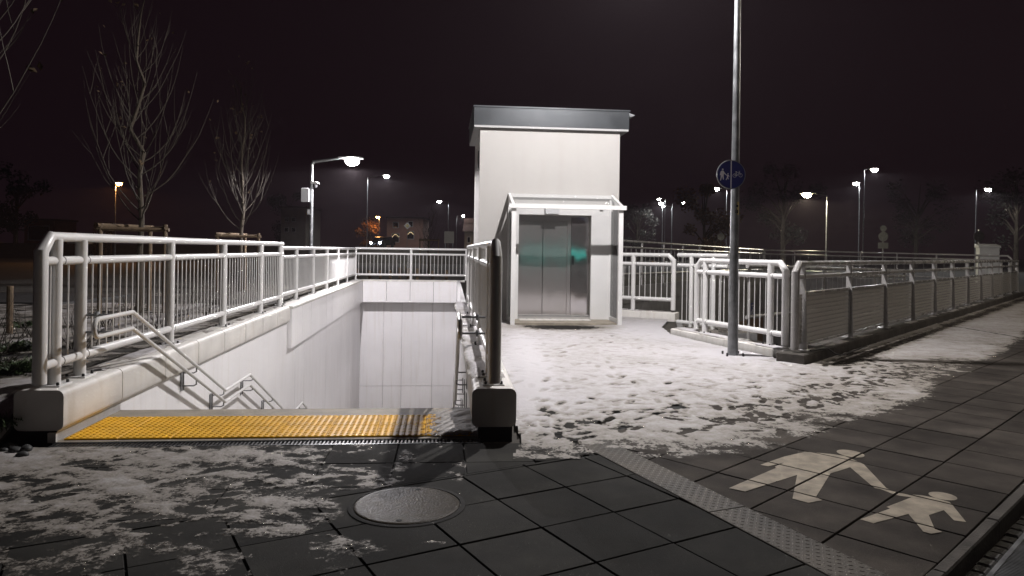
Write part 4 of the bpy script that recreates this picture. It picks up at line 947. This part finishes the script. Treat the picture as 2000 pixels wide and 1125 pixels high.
for i in range(9):
    g_ = gz(6+i*6+rs.uniform(-3,3), 884+rs.uniform(-8,10)); k = rs.uniform(.022,.045)
    me = bpy.data.meshes.new('cobble'); bm = bmesh.new(); bmesh.ops.create_icosphere(bm, subdivisions=2, radius=k)
    for v_ in bm.verts: v_.co = Vector((v_.co.x*1.2, v_.co.y, v_.co.z*.7))*(1+.25*math.sin(v_.co.x*70+i)*math.cos(v_.co.y*60))
    bm.to_mesh(me); bm.free(); me.materials.append(MT['pebble']); me.polygons.foreach_set('use_smooth',[True]*len(me.polygons))
    tag(put('cobble', me, None, (g_.x,g_.y,k*.5+.0)), 'dark rounded stone in the heap left of the stair block', 'stone', 'loose stones by the left block')
# dry twigs of young shrubs behind the left railing
def dry_shrub(label, x, y, h_, n_, seed):
    q = random.Random(seed); mb = MB(); z0 = float(bed_z(np.array([x]),np.array([y]))[0])
    for i in range(n_):
        a = q.uniform(0,6.28); p = Vector((q.uniform(-.1,.1),q.uniform(-.1,.1),0)); d = Vector((math.cos(a)*.6,math.sin(a)*.6,1)).normalized(); pts = [p]
        for k in range(5): d = (d+Vector((q.uniform(-.3,.3),q.uniform(-.3,.3),q.uniform(-.2,.25)))).normalized(); pts.append(pts[-1]+d*h_*q.uniform(.1,.26))
        mb.tube(pts, [.006,.005,.004,.003,.002,.0015], 3, False)
    return tag(mb.build('dry_shrub', 'twig', None, (x,y,z0), False), label, 'shrub', 'bare twiggy shrubs in the bed')
for i in range(22):
    s_ = -rs.uniform(.5,2.6); t_ = rs.uniform(.8,9.5); p = F(s_,t_)
    dry_shrub('bare low twiggy shrub in the snow behind the left railing', p.x, p.y, rs.uniform(.35,.7), 14, 100+i)

# ------------------------------------------------------------------ trees
def young_tree(label, x, y, z0, H, seed, spread=1.0, clear=.28, nb=40, leaves=26, glow=1):
    q = random.Random(seed); ro = thing('young_tree', label, 'tree', (x,y,z0), q.uniform(0,6), 'bare young trees tied to stakes')
    tr_ = [Vector((0,0,0))]
    for i in range(1,15): tr_.append(Vector((q.gauss(0,.018)*i*.5, q.gauss(0,.018)*i*.5, H*i/14)))
    MB().tube(tr_, [.052*(1-i/14.6)**.8*H/5.6+.003 for i in range(15)], 8).build('trunk', 'bark', ro)
    cr = MB(); tips = []
    def at(f_): k = f_*14; i = min(13,int(k)); return tr_[i].lerp(tr_[i+1], k-i)
    def shoot(p, d, L, r_, lift, depth):
        pts = [p]; n_ = 9
        for k in range(n_):
            d = (d+Vector((q.gauss(0,.05),q.gauss(0,.05),lift*(1.0 if k < 4 else .55)))).normalized(); pts.append(pts[-1]+d*L/n_)
        cr.tube(pts, [r_*(1-.85*k/n_) for k in range(n_+1)], 5 if depth == 0 else 3, False); tips.append(pts[-1])
        if depth < 2:
            for k in range(q.randint(1,3) if depth == 0 else q.randint(0,1)):
                j = q.randint(2,7); a = q.uniform(0,6.28); dd = (pts[j+1]-pts[j]).normalized()
                shoot(pts[j], (dd+Vector((math.cos(a),math.sin(a),.1))*.65).normalized(), L*q.uniform(.25,.5), r_*.55, .12, depth+1)
    for i in range(nb):
        f_ = clear+(.86-clear)*(i/nb)**1.15; a = i*2.4+q.uniform(-.4,.4); e = q.uniform(.05,.5)+.5*f_
        L = H*.46*(1-.72*f_)*q.uniform(.7,1.2)+.18
        shoot(at(f_), Vector((math.cos(a)*math.cos(e)*spread,math.sin(a)*math.cos(e)*spread,math.sin(e))).normalized(), L, .012*(1.15-f_)*H/5.6+.002, .24/spread**.5, 0)
    cr.build('crown', 'twig', ro)
    if leaves:
        lv = MB()
        for i in range(leaves):
            p = q.choice(tips); s_ = q.uniform(.025,.05); 
            for k in range(q.randint(1,3)):
                c = p+Vector((q.gauss(0,.03),q.gauss(0,.03),q.gauss(-.03,.03))); a = Vector((q.gauss(0,1),q.gauss(0,1),q.gauss(0,1))).normalized(); b_ = a.orthogonal().normalized()
                lv.add([c-a*s_, c+b_*s_*.6, c+a*s_+a.cross(b_)*s_*.4, c-b_*s_*.6], [(0,1,2,3)])
        tag(lv.build('leaf_clump', 'leafdry', ro, smooth=False), kind='stuff')
    return ro
def stakes(label, x, y, z0, h_, w_, ang):
    ro = thing('tree_stakes', label, 'tree support', (x,y,z0), ang, 'wooden frames holding the young trees')
    P = [(-w_/2,-w_*.28),(w_/2,-w_*.28),(0,w_*.5)]
    for p in P: MB().tube([(p[0],p[1],-.2),(p[0],p[1],h_)], .036, 10).build('stake', 'wood', ro)
    for zz in (h_-.09,):
        for a, b_ in ((0,1),(1,2),(2,0)):
            A_, B_ = Vector((*P[a],zz+.03*a)), Vector((*P[b_],zz+.03*a)); d = (B_-A_).normalized(); MB().tube([A_-d*.06,B_+d*.06], .034, 8).build('crossbar', 'wood', ro)
def zb(x, y): return float(bed_z(np.array([x]),np.array([y]))[0])
tl = [('large bare young tree with curved shoots behind the left railing', 272, 12.3, 5.6, 11, .95, 'wooden stake frame around the largest bare tree'),
      ('second bare tree, darker, left of the camera lamp', 470, 18.9, 5.9, 12, .72, 'wooden stake frame around the second bare tree'),
      ('small bare tree in front of the distant houses', 838, 40, 4.1, 13, .9, 'small stake frame behind the far stairwell railing')]
for lab, px, Y, H_, sd, sp_, l2 in tl:
    p = gy(px,480,Y); z0 = zb(p.x,p.y) if Y < 30 else .05
    young_tree(lab, p.x, p.y, z0, H_-.1, sd, sp_); stakes(l2, p.x, p.y, z0, 1.87-z0 if Y < 30 else 2.05, 1.02, R(8))
young_tree('bare tree whose branch tips reach in at the left edge', -5.75, 6.75, .2, 5.7, 15, 1.05)
# wooden marker posts
g_ = gy(18,690,9.2); wp = MB().tube([(0,0,-.5),(0,0,.72)], .04, 10).build('wooden_post', 'wood', None, (g_.x, 9.2, .25)); tag(wp, 'lone round wooden post at the left edge in the snow', 'post')
for i, px in enumerate((699,722,743,762,781,797,815,845,872)):
    g_ = gy(px, 540, 29+rs.uniform(-.3,.3)); o = MB().tube([(0,0,-.5),(0,0,.62+rs.uniform(-.05,.12))], .06, 10).build('wooden_post', 'wood', None, (g_.x,g_.y,.05)); tag(o, 'short wooden post behind the far stairwell railing, %s from the left' % ['first','second','third','fourth','fifth','sixth','seventh','eighth','ninth'][i], 'post', 'row of wooden posts behind the stairwell')

# leafy and dark trees in the distance
def big_tree(label, x, y, H, seed, material, n_=2600, rx=.32, z0=0, lo=.25, ls=.16, name='leafy_tree'):
    q = random.Random(seed); ro = thing(name, label, 'tree', (x,y,z0), 0, 'trees in the dark background')
    tk = MB().tube([(0,0,-.2),(q.gauss(0,.1),q.gauss(0,.1),H*.35),(q.gauss(0,.2),q.gauss(0,.2),H*.85)], [H*.025,H*.018,.02], 8)
    cl = []
    for i in range(16):
        f_ = q.uniform(lo,.9); a = q.uniform(0,6.28); r_ = H*rx*math.sin(math.pi*min(1,max(.12,(f_-lo)/(1-lo)*.85+.12)))*q.uniform(.5,1)
        c = Vector((math.cos(a)*r_, math.sin(a)*r_, H*f_)); cl.append((c, H*rx*q.uniform(.22,.42))); tk.tube([(0,0,H*f_*.65), c*.55+Vector((0,0,H*f_*.36)), c], [H*.010,H*.006,.01], 4, False)
    tk.build('trunk', 'bark', ro); lv = MB()
    for i in range(n_):
        c, r_ = q.choice(cl); d = Vector((q.gauss(0,1),q.gauss(0,1),q.gauss(0,.8))).normalized()*r_*q.random()**.4; a = Vector((q.gauss(0,1),q.gauss(0,1),q.gauss(0,1))).normalized(); b_ = a.orthogonal().normalized(); s_ = ls*q.uniform(.6,1.3)
        p = c+d; lv.add([p-a*s_,p+b_*s_*.6,p+a*s_,p-b_*s_*.6],[(0,1,2,3)])
    lv.build('crown', material, ro, smooth=False); return ro
def bg_at(px, Y): p = gy(px,480,Y); return p.x, p.y
for lab, px, Y, H_, sd, m_, nn in (('brown leaved tree lit orange beside the far lamp', 722, 103, 6.2, 31, 'autumn', 1800), ('faint brown leaved tree between the lift and the sign pole', 1375, 62, 8.0, 32, 'autumn', 2600),
    ('dark tree behind the yellowish lamp', 1530, 90, 14, 33, 'darkleaf', 2600), ('dark tree between the right hand lamps', 1790, 95, 13, 34, 'darkleaf', 2600), ('dark tree just right of the lift tower', 1245, 130, 11, 35, 'darkleaf', 2000),
    ('dark tree at the far left edge', 30, 80, 11, 36, 'darkleaf', 2200), ('dark tree behind the second bare tree', 560, 125, 12, 37, 'darkleaf', 2200), ('dark tree at the right edge of the view', 1985, 80, 12, 38, 'darkleaf', 2200)):
    x, y = bg_at(px, Y); big_tree(lab, x, y, H_, sd, m_, nn)
for i, px in enumerate((186,196,207,217)):
    x, y = bg_at(px, 70); q = random.Random(80+i); ro = thing('conifer', 'dark columnar conifer behind the largest bare tree, %s from the left' % ['first','second','third','fourth'][i], 'tree', (x,y,0), 0, 'row of columnar conifers'); mb = MB()
    for k in range(420):
        f_ = q.random()**.8; r_ = .34*(1-f_)**.6+.04; a = q.uniform(0,6.28); p = Vector((math.cos(a)*r_,math.sin(a)*r_,.2+3.4*f_)); d = Vector((math.cos(a),math.sin(a),1.4)).normalized()*.16; s_ = Vector((-math.sin(a),math.cos(a),0))*.05; mb.add([p-s_,p+s_,p+d],[(0,1,2)])
    MB().tube([(0,0,0),(0,0,3)], [.06,.02], 6).build('trunk','bark',ro); mb.build('crown','darkleaf',ro,smooth=False)

# ------------------------------------------------------------------ houses, vehicles and street things far off
def house(label, px0, px1, ytop, Y, material, depth=7, wins=(), gable=0, name='house', roofm='roof', door=None):
    a, b_ = gy(px0,480,Y), gy(px1,480,Y); zt = gy((px0+px1)/2, ytop, Y).z; w_ = b_.x-a.x; cx = (a.x+b_.x)/2
    ro = thing(name, label, 'house', (cx, Y, -.03)); MB().box(-w_/2, w_/2, 0, depth, 0, zt).build('wall', material, ro, smooth=False)
    if gable: MB().add([(-w_/2-.3,-.3,zt),(w_/2+.3,-.3,zt),(w_/2+.3,depth+.3,zt),(-w_/2-.3,depth+.3,zt),(-w_/2-.3,depth/2,zt+gable),(w_/2+.3,depth/2,zt+gable)], [(0,1,5,4),(2,3,4,5),(1,2,5),(3,0,4),(3,2,1,0)]).build('roof', roofm, ro, smooth=False)
    else: MB().box(-w_/2-.2, w_/2+.2, -.2, depth+.2, zt+.002, zt+.25).build('roof', roofm, ro, smooth=False)
    for (wx0,wx1,wy0,wy1,lit) in wins:
        p, q_ = gy(wx0,wy1,Y), gy(wx1,wy0,Y); x0, x1, z0, z1 = p.x-cx, q_.x-cx, p.z, q_.z
        fr_ = MB().box(x0-.08,x1+.08,-.06,-.004,z0-.08,z0).box(x0-.08,x1+.08,-.06,-.004,z1,z1+.08).box(x0-.08,x0,-.06,-.004,z0,z1).box(x1,x1+.08,-.06,-.004,z0,z1).build('window', 'paint', ro, smooth=False)
        MB().box(x0,x1,-.04,-.006,z0,z1).build('pane', 'glassdark', fr_, smooth=False)
        if lit:
            fl_ = MB(); nn = 7
            for k in range(nn): xx = x0+(x1-x0)*(k+.5)/nn; zz = z0+(z1-z0)*(.55+.35*math.sin(math.pi*(k+.5)/nn)); fl_.lathe([(.04,-.05),(.06,0),(.04,.05)], (xx,-.09,zz), 6)
            tag(fl_.build('fairy_lights', 'fairy', fr_), kind='stuff')
    return ro
house('pink two storey house with fairy lights in its lower windows', 755, 826, 426, 130, 'pink', 9, [(766,779,456,472,1),(796,808,452,466,1),(798,806,433,442,0),(768,778,434,444,0)], 0)
house('faint pale block of flats behind the camera lamp', 548, 597, 405, 120, 'house', 9, [(556,563,425,432,0),(570,577,425,432,0),(556,563,445,452,0),(570,577,445,452,0)], 0)
house('low brick red garage at the far left', 47, 106, 430, 100, 'brick', 5, [(56,96,442,468,0)], 0)
house('pale house partly hidden by the lift tower', 907, 950, 452, 110, 'house', 7, [(913,918,463,473,0)], 2.2)
# white van with a red stripe, camper seen above the railing
x, y = bg_at(145, 100); vn = thing('van', 'white van with red lower half parked far left', 'van', (x,y,0))
MB().bbox(-1.05,1.05,0,4.6,1.25,2.9,.15).build('body','vanwhite',vn); MB().box(-1.05,1.05,-.02,4.6,.45,1.248).build('lower_body','vanred',vn,smooth=False); MB().box(-.85,.85,-.03,-.002,1.75,2.5).build('rear_window','glassdark',vn,smooth=False)
for sx_ in (-1,1):
    for yy in (.9,3.6): w_ = MB().lathe([(.25,-.1),(.34,-.08),(.34,.08),(.25,.1)], n_=14).build('wheel','tyre',vn,(sx_*.95,yy,.34)); w_.rotation_euler = (0,R(90),0)
# car with headlights on
bk_ = MB().add([(-75,76,-.03),(0,76,-.03),(0,150,-.03),(-75,150,-.03),(-75,80,1.55),(-2,80,1.55),(-2,150,1.55),(-75,150,1.55)], [(0,1,5,4),(1,2,6,5),(2,3,7,6),(3,0,4,7),(4,5,6,7)]).build('embankment', 'soil', smooth=False); tag(bk_, kind='structure')
x, y = bg_at(733, 86); cr = thing('car', 'dark car with blinding headlights beyond the stairwell', 'car', (x,y,1.55), R(-12))
body = [(0,.35),(.1,.65),(1.1,.85),(1.7,1.35),(3.0,1.42),(3.8,1.0),(4.3,.9),(4.35,.4)]
MB().extr([(p[0],p[1]) for p in body], -.85, .85, 'x').build('body','carpaint',cr)
MB().add([(-.7,1.08,.90),(.7,1.08,.90),(.62,1.62,1.32),(-.62,1.62,1.32)], [(0,1,2,3)]).build('windscreen','glassdark',cr,(0,-.03,.03),False)
for sx_ in (-1,1):
    MB().lathe([(.02,-.04),(.10,-.02),(.10,.02),(.02,.04)], n_=12).build('headlight','head',cr,(sx_*.58,.0,.66)).rotation_euler = (R(90),0,0)
    for yy in (.85,3.5): MB().lathe([(.2,-.09),(.32,-.08),(.32,.08),(.2,.09)], n_=14).build('wheel','tyre',cr,(sx_*.8,yy,.32)).rotation_euler = (0,R(90),0)
ld = bpy.data.lights.new('headlight_beam','SPOT'); ld.energy = 60; ld.spot_size = R(50); ld.color = (.9,.94,1); lo_ = bpy.data.objects.new('headlight_beam', ld); COL.objects.link(lo_); lo_.parent = cr; lo_.location = (0,-.15,.66); lo_.rotation_euler = (R(-86),0,0)
# priority road sign, kiosk, cabinet, sign backs
x, y = bg_at(795, 90); pr_ = thing('road_sign', 'diamond road sign on a thin pole before the pink house', 'road sign', (x,y,0)); z_ = gy(795,441,90).z
MB().tube([(0,.03,0),(0,.03,z_+.3)], .03, 8).build('pole','galv',pr_); MB().add([(0,0,z_-.42),(.42,0,z_),(0,0,z_+.42),(-.42,0,z_),(0,.02,z_-.42),(.42,.02,z_),(0,.02,z_+.42),(-.42,.02,z_)], [(0,1,2,3),(7,6,5,4),(0,4,5,1),(1,5,6,2),(2,6,7,3),(3,7,4,0)]).build('board','signwhite',pr_,smooth=False)
MB().add([(0,-.004,z_-.3),(.3,-.004,z_),(0,-.004,z_+.3),(-.3,-.004,z_)],[(0,1,2,3)]).build('face','sticker',pr_,smooth=False)
x, y = bg_at(877, 95); bx_ = thing('billboard', 'small pale board on legs far beyond the stairwell', 'billboard', (x,y,0)); zb_, zt_ = gy(877,475,95).z, gy(877,452,95).z
MB().box(-.65,.65,0,.1,zb_,zt_).build('board','house',bx_,smooth=False)
for sx_ in (-.5,.5): MB().box(sx_-.05,sx_+.05,.02,.08,0,zb_).build('leg','galv',bx_,smooth=False)
x, y = bg_at(1930, 34); kc = thing('utility_cabinet', 'pale utility cabinet with sloped lid behind the ramp railing', 'cabinet', (x,y,0), R(-20))
MB().bbox(-.40,.40,-.25,.45,0,2.0,.02).build('body','plastic',kc,smooth=False); MB().add([(-.45,-.3,1.98),(.45,-.3,1.98),(.45,.5,1.98),(-.45,.5,1.98),(-.45,-.3,2.06),(.45,-.3,2.06),(.45,.5,2.16),(-.45,.5,2.16)], [(3,2,1,0),(4,5,6,7),(0,1,5,4),(1,2,6,5),(2,3,7,6),(3,0,4,7)]).build('lid','plastic',kc,smooth=False)
MB().box(-.36,-.005,-.258,-.252,.1,1.9).box(.005,.36,-.258,-.252,.1,1.9).build('door','plastic',kc,smooth=False)
for lab, px, Y, kinds in (('pair of round road signs with plate, seen dimly past the ramp', 1725, 45, 1), ('small dim round sign left of the cabinet', 1912, 40, 0), ('tiny dim sign between the lift and pole', 1408, 60, 0)):
    x, y = bg_at(px, Y); ro = thing('road_sign', lab, 'road sign', (x,y,0)); z_ = gy(px,462,Y).z
    MB().tube([(0,.03,0),(0,.03,z_+.4)], .03, 8).build('pole','galv',ro)
    d_ = disc(.30,-.0,.01,24).build('disc','galv',ro,(0,0,z_),False)
    if kinds: disc(.2,0,.01,24).build('disc','galv',ro,(0,0,z_+.5),False); MB().box(-.32,.32,0,.012,z_-.75,z_-.38).build('plate','galv',ro,smooth=False)

# ------------------------------------------------------------------ night air
hz = MB().box(-640, 640, -640, 640, -6.0, 24).build('haze', 'blackgap', smooth=False); hz.data.materials.clear()
hm = bpy.data.materials.new('haze'); hm.use_nodes = True; n = hm.node_tree.nodes; n.remove(n['Principled BSDF'])
pv = n.new('ShaderNodeVolumePrincipled'); pv.inputs['Color'].default_value = (1,.86,.93,1); pv.inputs['Density'].default_value = .0004; pv.inputs['Anisotropy'].default_value = .35
hm.node_tree.links.new(pv.outputs[0], n['Material Output'].inputs['Volume']); hz.data.materials.append(hm); tag(hz, kind='stuff')
